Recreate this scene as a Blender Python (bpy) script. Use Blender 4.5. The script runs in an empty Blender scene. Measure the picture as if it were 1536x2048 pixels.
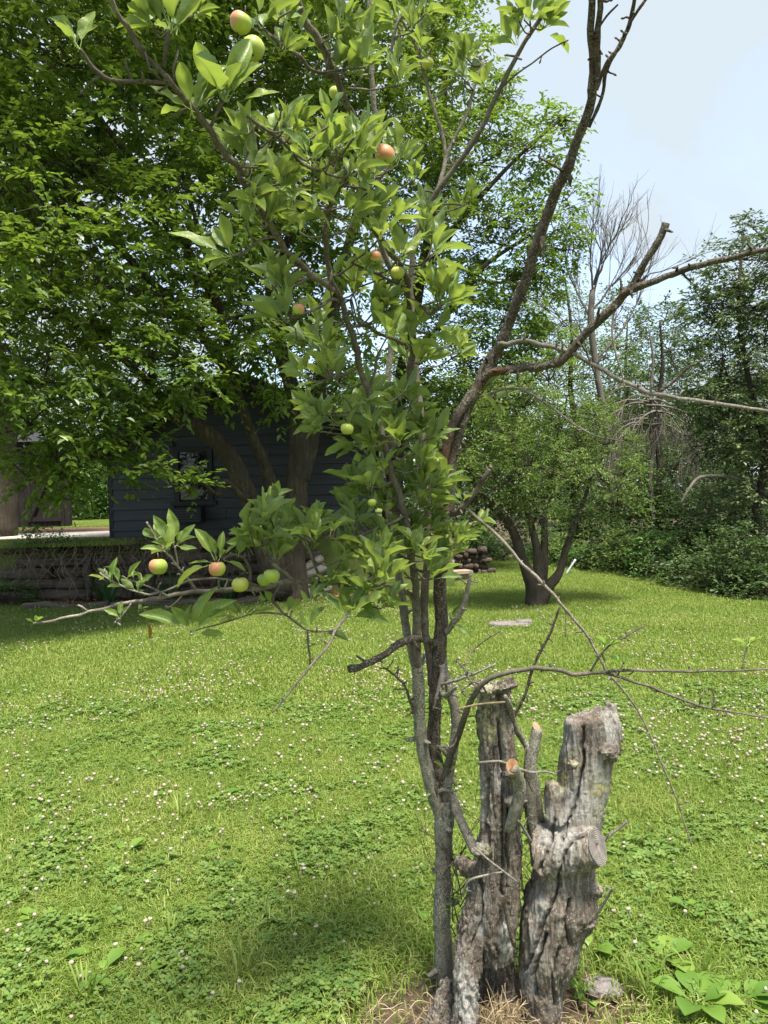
import bpy, math, random
import numpy as np
from mathutils import Vector, Matrix

# ------------------------------------------------------------------ camera, sky, sun, exposure
SC = bpy.context.scene
COL = SC.collection
F = 1538.0
CAM = np.array((0.0, 0.0, 1.6))
MROT = Matrix.Rotation(math.radians(90 - 1.45), 3, 'X') @ Matrix.Rotation(math.radians(-1.5), 3, 'Z')
cd = bpy.data.cameras.new('camera')
cd.sensor_fit = 'VERTICAL'; cd.sensor_height = 36.0; cd.lens = 36.0 * F / 2048.0
cd.clip_start = 0.05; cd.clip_end = 2000
cam = bpy.data.objects.new('camera', cd); COL.objects.link(cam)
cam.matrix_world = Matrix.Translation(Vector(CAM)) @ MROT.to_4x4()
SC.camera = cam

SUN_EL, SUN_AZ = 70.0, 150.0          # azimuth clockwise from +Y (north): behind the camera, to the right
w = bpy.data.worlds.new('World'); SC.world = w; w.use_nodes = True
nt = w.node_tree; nt.nodes.clear()
N = nt.nodes.new; L = nt.links.new
out = N('ShaderNodeOutputWorld'); bg = N('ShaderNodeBackground'); bg.inputs['Strength'].default_value = 0.15
sky = N('ShaderNodeTexSky'); sky.sky_type = 'NISHITA'; sky.sun_disc = False
sky.sun_elevation = math.radians(SUN_EL); sky.sun_rotation = math.radians(SUN_AZ)
sky.air_density = 1.0; sky.dust_density = 1.6; sky.ozone_density = 1.0
tc = N('ShaderNodeTexCoord')
sep = N('ShaderNodeSeparateXYZ'); L(tc.outputs['Generated'], sep.inputs[0])
addz = N('ShaderNodeMath'); addz.operation = 'ADD'; addz.inputs[1].default_value = 0.35; L(sep.outputs['Z'], addz.inputs[0])
mx = N('ShaderNodeMath'); mx.operation = 'MAXIMUM'; mx.inputs[1].default_value = 0.2; L(addz.outputs[0], mx.inputs[0])
dv = N('ShaderNodeVectorMath'); dv.operation = 'DIVIDE'; L(tc.outputs['Generated'], dv.inputs[0])
cmb = N('ShaderNodeCombineXYZ')
for i in range(3): L(mx.outputs[0], cmb.inputs[i])
L(cmb.outputs[0], dv.inputs[1])
nz = N('ShaderNodeTexNoise'); nz.inputs['Scale'].default_value = 1.5; nz.inputs['Detail'].default_value = 5; nz.inputs['Roughness'].default_value = 0.5; nz.inputs['Distortion'].default_value = 0.5
L(dv.outputs[0], nz.inputs['Vector'])
rp = N('ShaderNodeValToRGB'); rp.color_ramp.elements[0].position = 0.38; rp.color_ramp.elements[1].position = 0.62
rp.color_ramp.elements[0].color = (.4, .4, .4, 1); rp.color_ramp.elements[1].color = (1, 1, 1, 1)
L(nz.outputs['Fac'], rp.inputs[0])
mixc = N('ShaderNodeMix'); mixc.data_type = 'RGBA'
L(rp.outputs[0], mixc.inputs[0]); L(sky.outputs[0], mixc.inputs[6]); mixc.inputs[7].default_value = (1.58, 1.80, 1.97, 1)
L(mixc.outputs[2], bg.inputs[0]); L(bg.outputs[0], out.inputs[0])

sd = bpy.data.lights.new('sun', 'SUN'); sd.energy = 3.7; sd.angle = math.radians(14.0); sd.color = (1.0, .94, .83)
sun = bpy.data.objects.new('sun', sd); COL.objects.link(sun)
el, az = math.radians(SUN_EL), math.radians(SUN_AZ)
SUND = Vector((math.sin(az) * math.cos(el), math.cos(az) * math.cos(el), math.sin(el)))
sun.rotation_euler = SUND.to_track_quat('Z', 'Y').to_euler(); sun.location = (4, -6, 15)
vs = SC.view_settings; vs.view_transform = 'Standard'; vs.look = 'None'; vs.gamma = 1.0; vs.use_curve_mapping = False
vs.exposure = 1.65
cy = SC.cycles
try:
    cy.max_bounces = 6; cy.diffuse_bounces = 3; cy.glossy_bounces = 2; cy.transmission_bounces = 4; cy.transparent_max_bounces = 4
    cy.use_denoising = True
except Exception: pass

# ------------------------------------------------------------------ helpers
MNP = np.array(MROT)
def ray(px, py):
    return MNP @ np.array(((px - 768) / F, (1024 - py) / F, -1.0))
def P(px, py, d):
    r = ray(px, py); return CAM + r * (d / r[1])
def G(px, py, z=0.0):
    r = ray(px, py); return CAM + r * ((z - CAM[2]) / r[2])
def nrm(v):
    v = np.asarray(v, float); return v / (np.linalg.norm(v) + 1e-9)
rng = np.random.default_rng(7); random.seed(7)

def _hash(ix, iy, iz, seed):
    n = (ix * 73856093) ^ (iy * 19349663) ^ (iz * 83492791) ^ (seed * 2654435)
    n = (n ^ (n >> 13)) * 1274126177 & 0x7fffffff
    n = (n ^ (n >> 16)) & 0xffff
    return n / 65535.0
def vnoise(p, seed=0):
    p = np.asarray(p, float); i = np.floor(p).astype(np.int64); f = p - i; u = f * f * (3 - 2 * f); r = 0
    for dx in (0, 1):
        for dy in (0, 1):
            for dz in (0, 1):
                wgt = (u[:, 0] if dx else 1 - u[:, 0]) * (u[:, 1] if dy else 1 - u[:, 1]) * (u[:, 2] if dz else 1 - u[:, 2])
                r = r + wgt * _hash(i[:, 0] + dx, i[:, 1] + dy, i[:, 2] + dz, seed)
    return r * 2 - 1
def fbm(p, seed=0, oct=3):
    r = 0; a = 1.0; p = np.asarray(p, float)
    for k in range(oct): r = r + a * vnoise(p, seed + k); p = p * 2.03; a *= .5
    return r

def tag(o, label=None, cat=None, group=None, kind=None):
    if label: o['label'] = label
    if cat: o['category'] = cat
    if group: o['group'] = group
    if kind: o['kind'] = kind
    return o
def thing(name, label, cat, loc=(0, 0, 0), group=None):
    o = bpy.data.objects.new(name, None); COL.objects.link(o); o.location = loc; o.empty_display_size = .1
    return tag(o, label, cat, group)

class MB:
    """collects verts / polygons (quads or tris)"""
    def __init__(s): s.v = []; s.q = []; s.t = []; s.n = 0; s.at = {}
    def add(s, v, q=None, t=None, **at):
        v = np.asarray(v, float).reshape(-1, 3); s.v.append(v)
        if q is not None and len(q): s.q.append(np.asarray(q, int).reshape(-1, 4) + s.n)
        if t is not None and len(t): s.t.append(np.asarray(t, int).reshape(-1, 3) + s.n)
        for k, a in at.items(): s.at.setdefault(k, []).append(np.broadcast_to(np.asarray(a, float), (len(v),)))
        s.n += len(v)
    def mesh(s, name, mat, smooth=True, off=None, uv=None):
        me = bpy.data.meshes.new(name)
        v = np.concatenate(s.v) if s.v else np.zeros((0, 3))
        if off is not None: v = v - np.asarray(off)
        q = np.concatenate(s.q) if s.q else np.zeros((0, 4), int)
        t = np.concatenate(s.t) if s.t else np.zeros((0, 3), int)
        me.vertices.add(len(v)); me.vertices.foreach_set('co', v.ravel().astype(np.float32))
        nl = len(q) * 4 + len(t) * 3; me.loops.add(nl)
        me.loops.foreach_set('vertex_index', np.concatenate((q.ravel(), t.ravel())).astype(np.int32))
        me.polygons.add(len(q) + len(t))
        st = np.concatenate((np.arange(len(q)) * 4, len(q) * 4 + np.arange(len(t)) * 3)).astype(np.int32)
        me.polygons.foreach_set('loop_start', st)
        me.update(calc_edges=True)
        me.polygons.foreach_set('use_smooth', np.full(len(me.polygons), bool(smooth)))
        for k, a in s.at.items():
            at = me.attributes.new(k, 'FLOAT', 'POINT'); at.data.foreach_set('value', np.concatenate(a).astype(np.float32))
        me.materials.append(mat); me.validate()
        return me
    def build(s, name, mat, parent=None, smooth=True, kind=None):
        off = np.array(parent_world(parent)) if parent is not None else None
        o = bpy.data.objects.new(name, s.mesh(name, mat, smooth, off)); COL.objects.link(o)
        if parent is not None: o.parent = parent
        if kind: o['kind'] = kind
        return o
def parent_world(p):
    v = Vector((0, 0, 0))
    while p is not None: v = v + p.location; p = p.parent
    return v

def catmull(pts, rad, k=4):
    pts = np.asarray(pts, float); rad = np.asarray(rad, float)
    if len(pts) < 3 or k < 2: return pts, rad
    ext = np.vstack((2 * pts[0] - pts[1], pts, 2 * pts[-1] - pts[-2]))
    o = []; r = []
    for i in range(len(pts) - 1):
        a, b, c, d = ext[i:i + 4]
        for j in range(k):
            t = j / k
            o.append(.5 * ((2 * b) + (-a + c) * t + (2 * a - 5 * b + 4 * c - d) * t * t + (-a + 3 * b - 3 * c + d) * t ** 3))
            r.append(rad[i] * (1 - t) + rad[i + 1] * t)
    o.append(pts[-1]); r.append(rad[-1])
    return np.array(o), np.array(r)

def tube(mb, pts, rad, sides=8, rough=0.0, cap=True, seed=0, **at):
    pts = np.asarray(pts, float); n = len(pts); rad = np.broadcast_to(np.asarray(rad, float), (n,))
    tan = np.gradient(pts, axis=0); tan /= (np.linalg.norm(tan, axis=1)[:, None] + 1e-9)
    ref = np.array((0, 0, 1.0)) if abs(tan[0][2]) < .9 else np.array((1.0, 0, 0))
    u = nrm(np.cross(tan[0], ref)); U = [u]
    for i in range(1, n):
        u = U[-1] - tan[i] * np.dot(U[-1], tan[i]); U.append(nrm(u))
    U = np.array(U); V = np.cross(tan, U)
    a = np.arange(sides) * 2 * np.pi / sides
    rr = rad[:, None] * np.ones(sides)[None, :]
    ring = pts[:, None, :] + rr[..., None] * (np.cos(a)[None, :, None] * U[:, None, :] + np.sin(a)[None, :, None] * V[:, None, :])
    v = ring.reshape(-1, 3)
    if rough:
        c = np.repeat(pts, sides, axis=0); d = v - c
        s = 1 + rough * fbm(v / (np.mean(rad) * 1.6 + 1e-6), seed, 2)
        v = c + d * s[:, None]
    i = np.arange(n - 1)[:, None] * sides; j = np.arange(sides)[None, :]; j2 = (j + 1) % sides
    q = np.stack((i + j, i + j2, i + sides + j2, i + sides + j), -1).reshape(-1, 4)
    t = []
    if cap:
        v = np.vstack((v, pts[0], pts[-1])); m = n * sides
        for k in range(sides):
            t.append((m, (k + 1) % sides, k)); t.append((m + 1, (n - 1) * sides + k, (n - 1) * sides + (k + 1) % sides))
    mb.add(v, q, t, **at)

def box(mb, c, s, rz=0.0, tilt=0.0, jit=0.0, **at):
    x, y, z = np.array(s) / 2
    v = np.array([(-x, -y, -z), (x, -y, -z), (x, y, -z), (-x, y, -z), (-x, -y, z), (x, -y, z), (x, y, z), (-x, y, z)], float)
    if jit: v = v + rng.uniform(-jit, jit, v.shape)
    if tilt:
        ct, st = math.cos(tilt), math.sin(tilt); v = np.stack((v[:, 0], v[:, 1] * ct - v[:, 2] * st, v[:, 1] * st + v[:, 2] * ct), 1)
    cz, sz = math.cos(rz), math.sin(rz)
    v = np.stack((v[:, 0] * cz - v[:, 1] * sz, v[:, 0] * sz + v[:, 1] * cz, v[:, 2]), 1) + np.array(c)
    mb.add(v, [(0, 3, 2, 1), (4, 5, 6, 7), (0, 1, 5, 4), (1, 2, 6, 5), (2, 3, 7, 6), (3, 0, 4, 7)], **at)

# ------------------------------------------------------------------ materials
def newmat(name):
    m = bpy.data.materials.new(name); m.use_nodes = True; t = m.node_tree; t.nodes.clear(); return m, t
class NG:
    def __init__(s, t): s.t = t
    def n(s, ty, **k):
        x = s.t.nodes.new(ty)
        for a, b in k.items(): setattr(x, a, b)
        return x
    def l(s, a, b): s.t.links.new(a, b)
    def noise(s, scale, detail=3, vec=None, rough=.55, stretch=None):
        x = s.n('ShaderNodeTexNoise'); x.inputs['Scale'].default_value = scale; x.inputs['Detail'].default_value = detail; x.inputs['Roughness'].default_value = rough
        if vec is None:
            g = s.n('ShaderNodeNewGeometry'); vec = g.outputs['Position']
        if stretch:
            mp = s.n('ShaderNodeMapping'); mp.inputs['Scale'].default_value = stretch; s.l(vec, mp.inputs[0]); vec = mp.outputs[0]
        s.l(vec, x.inputs['Vector']); return x.outputs['Fac']
    def ramp(s, fac, stops):
        r = s.n('ShaderNodeValToRGB'); e = r.color_ramp.elements
        while len(e) < len(stops): e.new(.5)
        for i, (p, c) in enumerate(stops):
            e[i].position = p; e[i].color = (*c, 1) if len(c) == 3 else c
        s.l(fac, r.inputs[0]); return r.outputs[0]
    def mix(s, fac, a, b, blend='MIX'):
        m = s.n('ShaderNodeMix', data_type='RGBA', blend_type=blend)
        for inp, v in ((m.inputs[0], fac), (m.inputs[6], a), (m.inputs[7], b)):
            if hasattr(v, 'links'): s.l(v, inp)
            elif isinstance(v, (int, float)): inp.default_value = v
            else: inp.default_value = (*v, 1)
        return m.outputs[2]
    def math(s, op, a, b=0.0, clamp=False):
        m = s.n('ShaderNodeMath', operation=op, use_clamp=clamp)
        for inp, v in ((m.inputs[0], a), (m.inputs[1], b)):
            if hasattr(v, 'links'): s.l(v, inp)
            else: inp.default_value = v
        return m.outputs[0]
    def bump(s, h, strength=.5, dist=.01):
        b = s.n('ShaderNodeBump'); b.inputs['Strength'].default_value = strength; b.inputs['Distance'].default_value = dist; s.l(h, b.inputs['Height']); return b.outputs[0]
    def out(s, sh):
        o = s.n('ShaderNodeOutputMaterial'); s.l(sh, o.inputs[0])
    def pbsdf(s, col, rough=.8, normal=None, spec=.3):
        b = s.n('ShaderNodeBsdfPrincipled'); b.inputs['Roughness'].default_value = rough; b.inputs['Specular IOR Level'].default_value = spec
        if hasattr(col, 'links'): s.l(col, b.inputs['Base Color'])
        else: b.inputs['Base Color'].default_value = (*col, 1)
        if normal is not None: s.l(normal, b.inputs['Normal'])
        return b.outputs[0]

def simple(name, c1, c2, scale=8, rough=.85, bump=.4, bscale=40, stretch=None, dist=.01, spec=.25):
    m, t = newmat(name); g = NG(t)
    f = g.noise(scale, 5, stretch=stretch); col = g.ramp(f, [(.3, c1), (.7, c2)])
    g.out(g.pbsdf(col, rough, g.bump(g.noise(bscale, 5, stretch=stretch), bump, dist), spec)); return m

def leafmat(name, c_dark, c_mid, c_light, trans, tcol, rough=.45, spec=.4, under=None, veins=False, posvar=None):
    m, t = newmat(name); g = NG(t)
    at = g.n('ShaderNodeAttribute', attribute_name='rnd'); oi = g.n('ShaderNodeObjectInfo')
    r = g.math('FRACT', g.math('ADD', at.outputs['Fac'], oi.outputs['Random']))
    col = g.ramp(r, [(0, c_dark), (.55, c_mid), (1, c_light)])
    if posvar:
        col = g.mix(g.ramp(g.noise(posvar[0], 4), [(.38, (0, 0, 0)), (.62, (1, 1, 1))]), col, posvar[1], 'MULTIPLY')
    tc_ = g.mix(.5, col, tcol)
    nrml = None
    if veins:
        u = g.n('ShaderNodeAttribute', attribute_name='lu'); v = g.n('ShaderNodeAttribute', attribute_name='lv')
        au = g.math('ABSOLUTE', u.outputs['Fac'])
        mid = g.math('LESS_THAN', au, .07)
        ph = g.math('SUBTRACT', g.math('MULTIPLY', v.outputs['Fac'], 9.0), g.math('MULTIPLY', au, 2.2))
        side = g.math('LESS_THAN', g.math('ABSOLUTE', g.math('SUBTRACT', g.math('FRACT', ph), .5)), .09)
        vein = g.math('MAXIMUM', g.math('MULTIPLY', mid, .8), g.math('MULTIPLY', side, .42))
        col = g.mix(vein, col, (.30, .40, .12))
        tc_ = g.mix(g.math('MULTIPLY', vein, .6), tc_, (.20, .28, .05))
        col = g.mix(g.math('MULTIPLY', g.ramp(g.noise(60, 4), [(.55, (0, 0, 0)), (.75, (1, 1, 1))]), .35), col, (.12, .15, .03))
        nrml = g.bump(g.math('SUBTRACT', g.noise(140, 3), vein), .35, .004)
    geo = g.n('ShaderNodeNewGeometry')
    if under is not None: col = g.mix(geo.outputs['Backfacing'], col, g.mix(.55, col, under))
    b = g.pbsdf(col, rough, nrml, spec)
    tr = g.n('ShaderNodeBsdfTranslucent'); g.l(tc_, tr.inputs[0])
    mx_ = g.n('ShaderNodeMixShader'); mx_.inputs[0].default_value = trans; g.l(b, mx_.inputs[1]); g.l(tr.outputs[0], mx_.inputs[2])
    g.out(mx_.outputs[0]); return m

M_APPLE_LEAF = leafmat('apple_leaf', (.07, .13, .03), (.135, .205, .042), (.22, .285, .06), .42, (.40, .5, .055), .42, .45, under=(.22, .28, .13), veins=True)
M_YOUNG_LEAF = leafmat('young_leaf', (.16, .26, .05), (.2, .32, .06), (.26, .36, .07), .45, (.34, .5, .06), .4, .4)
M_BIG = leafmat('maple_leaf', (.062, .12, .018), (.11, .185, .027), (.19, .265, .045), .44, (.30, .42, .035), .36, .5)
M_ASH = leafmat('ash_leaf', (.06, .12, .016), (.105, .18, .024), (.17, .25, .035), .42, (.30, .44, .035), .4, .4)
M_MID = leafmat('fine_leaf', (.08, .13, .03), (.13, .195, .042), (.2, .265, .07), .4, (.16, .26, .04), .5, .3)
M_OAK = leafmat('woodland_leaf', (.06, .10, .034), (.105, .15, .056), (.19, .23, .11), .25, (.12, .2, .04), .5, .35)
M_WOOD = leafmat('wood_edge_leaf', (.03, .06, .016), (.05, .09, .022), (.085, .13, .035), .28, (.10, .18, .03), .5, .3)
M_SHRUB = leafmat('shrub_leaf', (.04, .09, .02), (.065, .14, .028), (.11, .20, .04), .3, (.16, .3, .04), .5, .3)
M_GRASS = leafmat('grass_blade', (.125, .19, .03), (.208, .288, .05), (.39, .405, .14), .4, (.34, .42, .06), .5, .25, posvar=(1.3, (.74, .84, .70)))
M_CLOVER = leafmat('clover_leaf', (.085, .155, .03), (.135, .215, .044), (.185, .26, .055), .37, (.25, .38, .05), .5, .3)
M_WEED = leafmat('weed_leaf', (.09, .18, .026), (.14, .24, .035), (.2, .29, .05), .35, (.24, .4, .05), .4, .4)
M_LILY = leafmat('lily_blade', (.03, .07, .022), (.045, .10, .032), (.07, .14, .05), .3, (.1, .2, .04), .45, .35)
M_PETAL = leafmat('clover_petal', (.27, .22, .15), (.42, .39, .30), (.44, .35, .28), .25, (.7, .68, .5), .7, .1)
M_STRAW = leafmat('dry_straw', (.22, .16, .085), (.33, .25, .145), (.44, .36, .23), .15, (.4, .3, .14), .7, .2)
M_LITTER = leafmat('dead_leaf', (.10, .055, .03), (.17, .095, .05), (.26, .16, .09), .15, (.3, .15, .06), .7, .2)
M_DEADLEAF = leafmat('hanging_dead_leaf', (.36, .16, .05), (.42, .19, .06), (.46, .22, .08), .35, (.6, .28, .08), .7, .2, veins=True)

def barkmat(name, base, dark, light, lich, lich_amt=.5, vs=(1, 1, .18), bscale=60, bs=.8, dist=.006, rust=None, k=1.0):
    m, t = newmat(name); g = NG(t)
    n1 = g.noise(70 * k, 6, stretch=vs, rough=.7); col = g.ramp(n1, [(.30, dark), (.5, base), (.70, light)])
    n2 = g.noise(190 * k, 4, rough=.7); n3 = g.noise(9 * k, 4)
    col = g.mix(g.ramp(n3, [(.40, (0, 0, 0)), (.60, (.75, .75, .75))]), col, tuple(.55 * c for c in base), 'MIX')
    f = g.math('MULTIPLY', g.ramp(n2, [(.50, (0, 0, 0)), (.58, (1, 1, 1))]), g.ramp(g.noise(16 * k, 4), [(.38, (.15, .15, .15)), (.6, (1, 1, 1))]))
    col = g.mix(g.math('MULTIPLY', f, lich_amt), col, lich)
    spk = g.ramp(g.noise(120 * k, 5, rough=.75), [(.30, (1, 1, 1)), (.40, (0, 0, 0))]); col = g.mix(g.math('MULTIPLY', spk, .8), col, tuple(.5 * c for c in dark))
    if rust is not None:
        f2 = g.ramp(g.noise(9, 4, stretch=(1, 1, .5)), [(.58, (0, 0, 0)), (.68, (.75, .75, .75))]); col = g.mix(f2, col, rust)
    h = g.math('ADD', g.noise(bscale * k, 6, stretch=vs, rough=.7), g.math('MULTIPLY', n2, .7))
    g.out(g.pbsdf(col, .9, g.bump(h, bs, dist), .2)); return m
M_BARK = barkmat('apple_bark', (.15, .135, .105), (.06, .05, .037), (.24, .225, .18), (.33, .335, .265), .8, vs=(1, 1, .6), dist=.004)
M_TWIG = barkmat('twig_bark', (.115, .095, .075), (.055, .042, .034), (.2, .175, .145), (.25, .25, .2), .4, vs=(1, 1, .7), dist=.003)
M_PALE_TWIG = barkmat('pale_twig_bark', (.19, .16, .125), (.09, .072, .056), (.29, .255, .21), (.34, .33, .28), .6, vs=(1, 1, .7), dist=.003)
M_DEADBARK = barkmat('dead_bark', (.075, .054, .039), (.026, .019, .014), (.17, .14, .11), (.34, .34, .28), .55, vs=(1, 1, .5), dist=.008, bs=1.0, rust=(.13, .062, .03))
M_DEADTREE = barkmat('bare_tree_bark', (.15, .13, .11), (.08, .07, .06), (.22, .2, .175), (.2, .2, .17), .3, k=.4)
M_DEADGREY = barkmat('grey_dead_twig', (.18, .16, .135), (.08, .068, .056), (.28, .26, .23), (.36, .35, .3), .6, vs=(1, 1, .5), dist=.003)
M_TRUNK = barkmat('tree_bark', (.10, .078, .056), (.036, .027, .02), (.17, .135, .10), (.13, .13, .09), .35, vs=(1, 1, .10), bscale=60, dist=.05, bs=1.0, k=.33)
M_TRUNKDARK = barkmat('dark_tree_bark', (.065, .052, .038), (.024, .019, .014), (.11, .09, .068), (.11, .11, .08), .3, vs=(1, 1, .12), bscale=60, dist=.04, k=.4)
M_CUT = simple('cut_wood', (.16, .115, .07), (.36, .27, .165), 40, .8, .3, 90, dist=.002)
M_CUTORANGE = simple('fresh_cut_wood', (.14, .07, .035), (.32, .18, .085), 60, .8, .3, 90, dist=.002)

def stumpmat(name, greyness):
    m, t = newmat(name); g = NG(t)
    bare = g.n('ShaderNodeAttribute', attribute_name='bare').outputs['Fac']
    lich = g.n('ShaderNodeAttribute', attribute_name='lichen').outputs['Fac']
    geo = g.n('ShaderNodeNewGeometry')
    dn = g.n('ShaderNodeTexNoise'); dn.inputs['Scale'].default_value = 6; dn.inputs['Detail'].default_value = 2; g.l(geo.outputs['Position'], dn.inputs['Vector'])
    va = g.n('ShaderNodeVectorMath', operation='MULTIPLY_ADD'); g.l(dn.outputs['Color'], va.inputs[0]); va.inputs[1].default_value = (.05, .05, .05); g.l(geo.outputs['Position'], va.inputs[2])
    grain = g.math('ADD', g.math('MULTIPLY', g.noise(150, 6, va.outputs[0], .7, stretch=(1, 1, .05)), .6), g.math('MULTIPLY', g.noise(46, 5, va.outputs[0], .65, stretch=(1, 1, .1)), .4))
    blot = g.noise(13, 5, va.outputs[0], .6, stretch=(1, 1, .35))
    fine = g.noise(170, 4, rough=.75)
    k = greyness
    bark = g.ramp(grain, [(.36, (.022 * k, .017 * k, .014 * k)), (.47, (.085 * k, .07 * k, .057 * k)), (.56, (.17 * k, .148 * k, .122 * k)), (.68, (.34 * k, .31 * k, .265 * k))])
    bark = g.mix(g.math('MULTIPLY', g.ramp(blot, [(.42, (0, 0, 0)), (.6, (1, 1, 1))]), .6), bark, (.075 * k, .058 * k, .045 * k))
    bark = g.mix(g.math('MULTIPLY', g.ramp(fine, [(.57, (0, 0, 0)), (.64, (1, 1, 1))]), .8), bark, (.42, .385, .32))
    bark = g.mix(g.math('MULTIPLY', g.ramp(fine, [(.34, (1, 1, 1)), (.42, (0, 0, 0))]), .7), bark, (.03 * k, .024 * k, .02 * k))
    wood = g.ramp(grain, [(.36, (.13, .118, .105)), (.5, (.31, .292, .265)), (.66, (.47, .45, .42))])
    col = g.mix(bare, bark, wood)
    lf = g.math('MULTIPLY', lich, g.ramp(g.noise(45, 5, rough=.7), [(.45, (0, 0, 0)), (.56, (1, 1, 1))]))
    col = g.mix(lf, col, g.ramp(g.noise(20, 3), [(.4, (.33, .34, .27)), (.6, (.36, .33, .16))]))
    rust = g.ramp(g.noise(13, 3), [(.68, (0, 0, 0)), (.73, (1, 1, 1))])
    col = g.mix(g.math('MULTIPLY', rust, .6), col, (.22, .11, .05))
    h = g.math('ADD', g.math('MULTIPLY', grain, 1.0), g.math('MULTIPLY', fine, .5))
    g.out(g.pbsdf(col, .92, g.bump(h, 1.0, .012), .15)); return m
M_STUMP_A = stumpmat('dark_stump_wood', 1.3)
M_STUMP_B = stumpmat('grey_stump_wood', 1.9)

def groundmat():
    m, t = newmat('lawn_ground'); g = NG(t)
    base = g.ramp(g.noise(3, 6), [(.35, (.08, .11, .025)), (.65, (.15, .18, .045))])
    base = g.mix(g.ramp(g.noise(60, 4), [(.45, (0, 0, 0)), (.7, (1, 1, 1))]), base, (.11, .1, .05))
    soil = g.ramp(g.noise(40, 6), [(.3, (.045, .032, .022)), (.7, (.12, .088, .06))])
    at = g.n('ShaderNodeAttribute', attribute_name='soil').outputs['Fac']
    f = g.ramp(g.math('ADD', at, g.math('MULTIPLY', g.math('SUBTRACT', g.noise(9, 5), .5), .7)), [(.4, (0, 0, 0)), (.6, (1, 1, 1))])
    g.out(g.pbsdf(g.mix(f, base, soil), .95, g.bump(g.noise(50, 5), .8, .02), .1)); return m
M_GROUND = groundmat()
M_SOIL = simple('woods_soil', (.05, .04, .025), (.1, .08, .05), 6, .95, .6, 30, dist=.03)
M_TERR = simple('terrace_turf', (.08, .11, .025), (.16, .2, .05), 3, .95, .8, 60, dist=.03)
M_PINE = simple('needle_litter', (.10, .06, .035), (.17, .11, .065), 5, .95, .6, 50, dist=.02)
M_GRAVEL = simple('pale_gravel', (.36, .32, .28), (.62, .57, .5), 30, .95, 1, 45, dist=.03)
M_SIDING = simple('black_siding', (.025, .0265, .032), (.043, .046, .055), 5, .6, .35, 30, stretch=(.3, 1, 6), dist=.004, spec=.35)
M_BLACK = simple('black_trim', (.012, .012, .014), (.02, .02, .024), 8, .5, .2, 60)
M_ROOF = simple('dark_shingle', (.02, .02, .022), (.04, .04, .045), 14, .9, .6, 50)
M_SHED = simple('maroon_board', (.014, .010, .010), (.026, .019, .02), 5, .85, .5, 40, stretch=(6, 6, .5))
M_LOG = simple('old_timber', (.07, .053, .04), (.19, .15, .115), 9, .95, 1, 40, stretch=(.25, 1, 3), dist=.03)
M_PALELOG = simple('weathered_grey_timber', (.17, .15, .125), (.34, .31, .27), 9, .95, 1, 30, stretch=(.4, .4, 3), dist=.02)
M_STONE = simple('rough_stone', (.035, .024, .02), (.115, .085, .072), 12, .95, .8, 30, dist=.02)
M_ROCK = simple('grey_rock', (.12, .105, .10), (.24, .215, .205), 30, .95, 1, 60, dist=.02)
M_PANEL = simple('beige_panel', (.46, .38, .32), (.52, .44, .37), 5, .8, .2, 30)
M_WHITE = simple('weathered_white_paint', (.52, .51, .5), (.72, .71, .69), 14, .8, .3, 60)
M_STEPWOOD = simple('worn_step_wood', (.24, .17, .125), (.37, .28, .21), 8, .85, .5, 40, stretch=(.3, 1, 4))
M_METAL = simple('dull_grey_pipe', (.22, .24, .25), (.34, .36, .37), 20, .5, .1, 60)
M_VINE = simple('dry_vine', (.12, .09, .065), (.24, .19, .14), 20, .9, .5, 60)
def glassmat():
    m, t = newmat('window_glass'); g = NG(t)
    b = g.n('ShaderNodeBsdfPrincipled'); b.inputs['Base Color'].default_value = (.005, .006, .007, 1); b.inputs['Roughness'].default_value = .03; b.inputs['Specular IOR Level'].default_value = .6
    g.l(g.bump(g.noise(2.2, 2), .08, .02), b.inputs['Normal']); g.out(b.outputs[0]); return m
M_GLASS = glassmat()
def applemat():
    m, t = newmat('apple_skin'); g = NG(t)
    oi = g.n('ShaderNodeObjectInfo'); bl = g.n('ShaderNodeAttribute', attribute_name='blush').outputs['Fac']
    base = g.ramp(oi.outputs['Random'], [(0, (.27, .36, .055)), (1, (.42, .43, .085))])
    f = g.ramp(g.math('ADD', bl, g.math('MULTIPLY', g.math('SUBTRACT', g.noise(50, 4, stretch=(1, 1, .35)), .5), .5)), [(.4, (0, 0, 0)), (1.0, (.85, .85, .85))])
    col = g.mix(f, base, (.50, .18, .105))
    spk = g.n('ShaderNodeTexVoronoi'); spk.inputs['Scale'].default_value = 330; ge = g.n('ShaderNodeNewGeometry'); g.l(ge.outputs['Position'], spk.inputs['Vector'])
    col = g.mix(g.math('MULTIPLY', g.math('LESS_THAN', spk.outputs['Distance'], .16), .4), col, (.6, .6, .35))
    g.out(g.pbsdf(col, .42, g.bump(g.noise(200, 2), .05, .001), .4)); return m
M_APPLE = applemat()

# ------------------------------------------------------------------ ground, terrace, drive
STUMPC = G(1000, 2055)[:2]
def soil_amt(x, y):
    d = np.hypot((x - STUMPC[0] - .05) / .62, (y - STUMPC[1] - .02) / .36)
    return np.clip(1.35 - d, 0, 1)
mb = MB()
xs = np.concatenate((np.linspace(-150, -12, 10), np.linspace(-11, -2.2, 40), np.linspace(-2.1, 2.1, 90), np.linspace(2.2, 11, 40), np.linspace(12, 150, 10)))
ys = np.concatenate((np.linspace(-60, 1.0, 8), np.linspace(1.2, 4.5, 70), np.linspace(4.7, 22, 70), np.linspace(24, 160, 16)))
X, Y = np.meshgrid(xs, ys); pz = .012 * fbm(np.stack((X.ravel() * 1.3, Y.ravel() * 1.3, 0 * X.ravel()), 1), 3, 3)
v = np.stack((X.ravel(), Y.ravel(), pz - .012), 1); nx, ny = len(xs), len(ys)
i = np.arange(ny - 1)[:, None] * nx + np.arange(nx - 1)[None, :]
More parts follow.
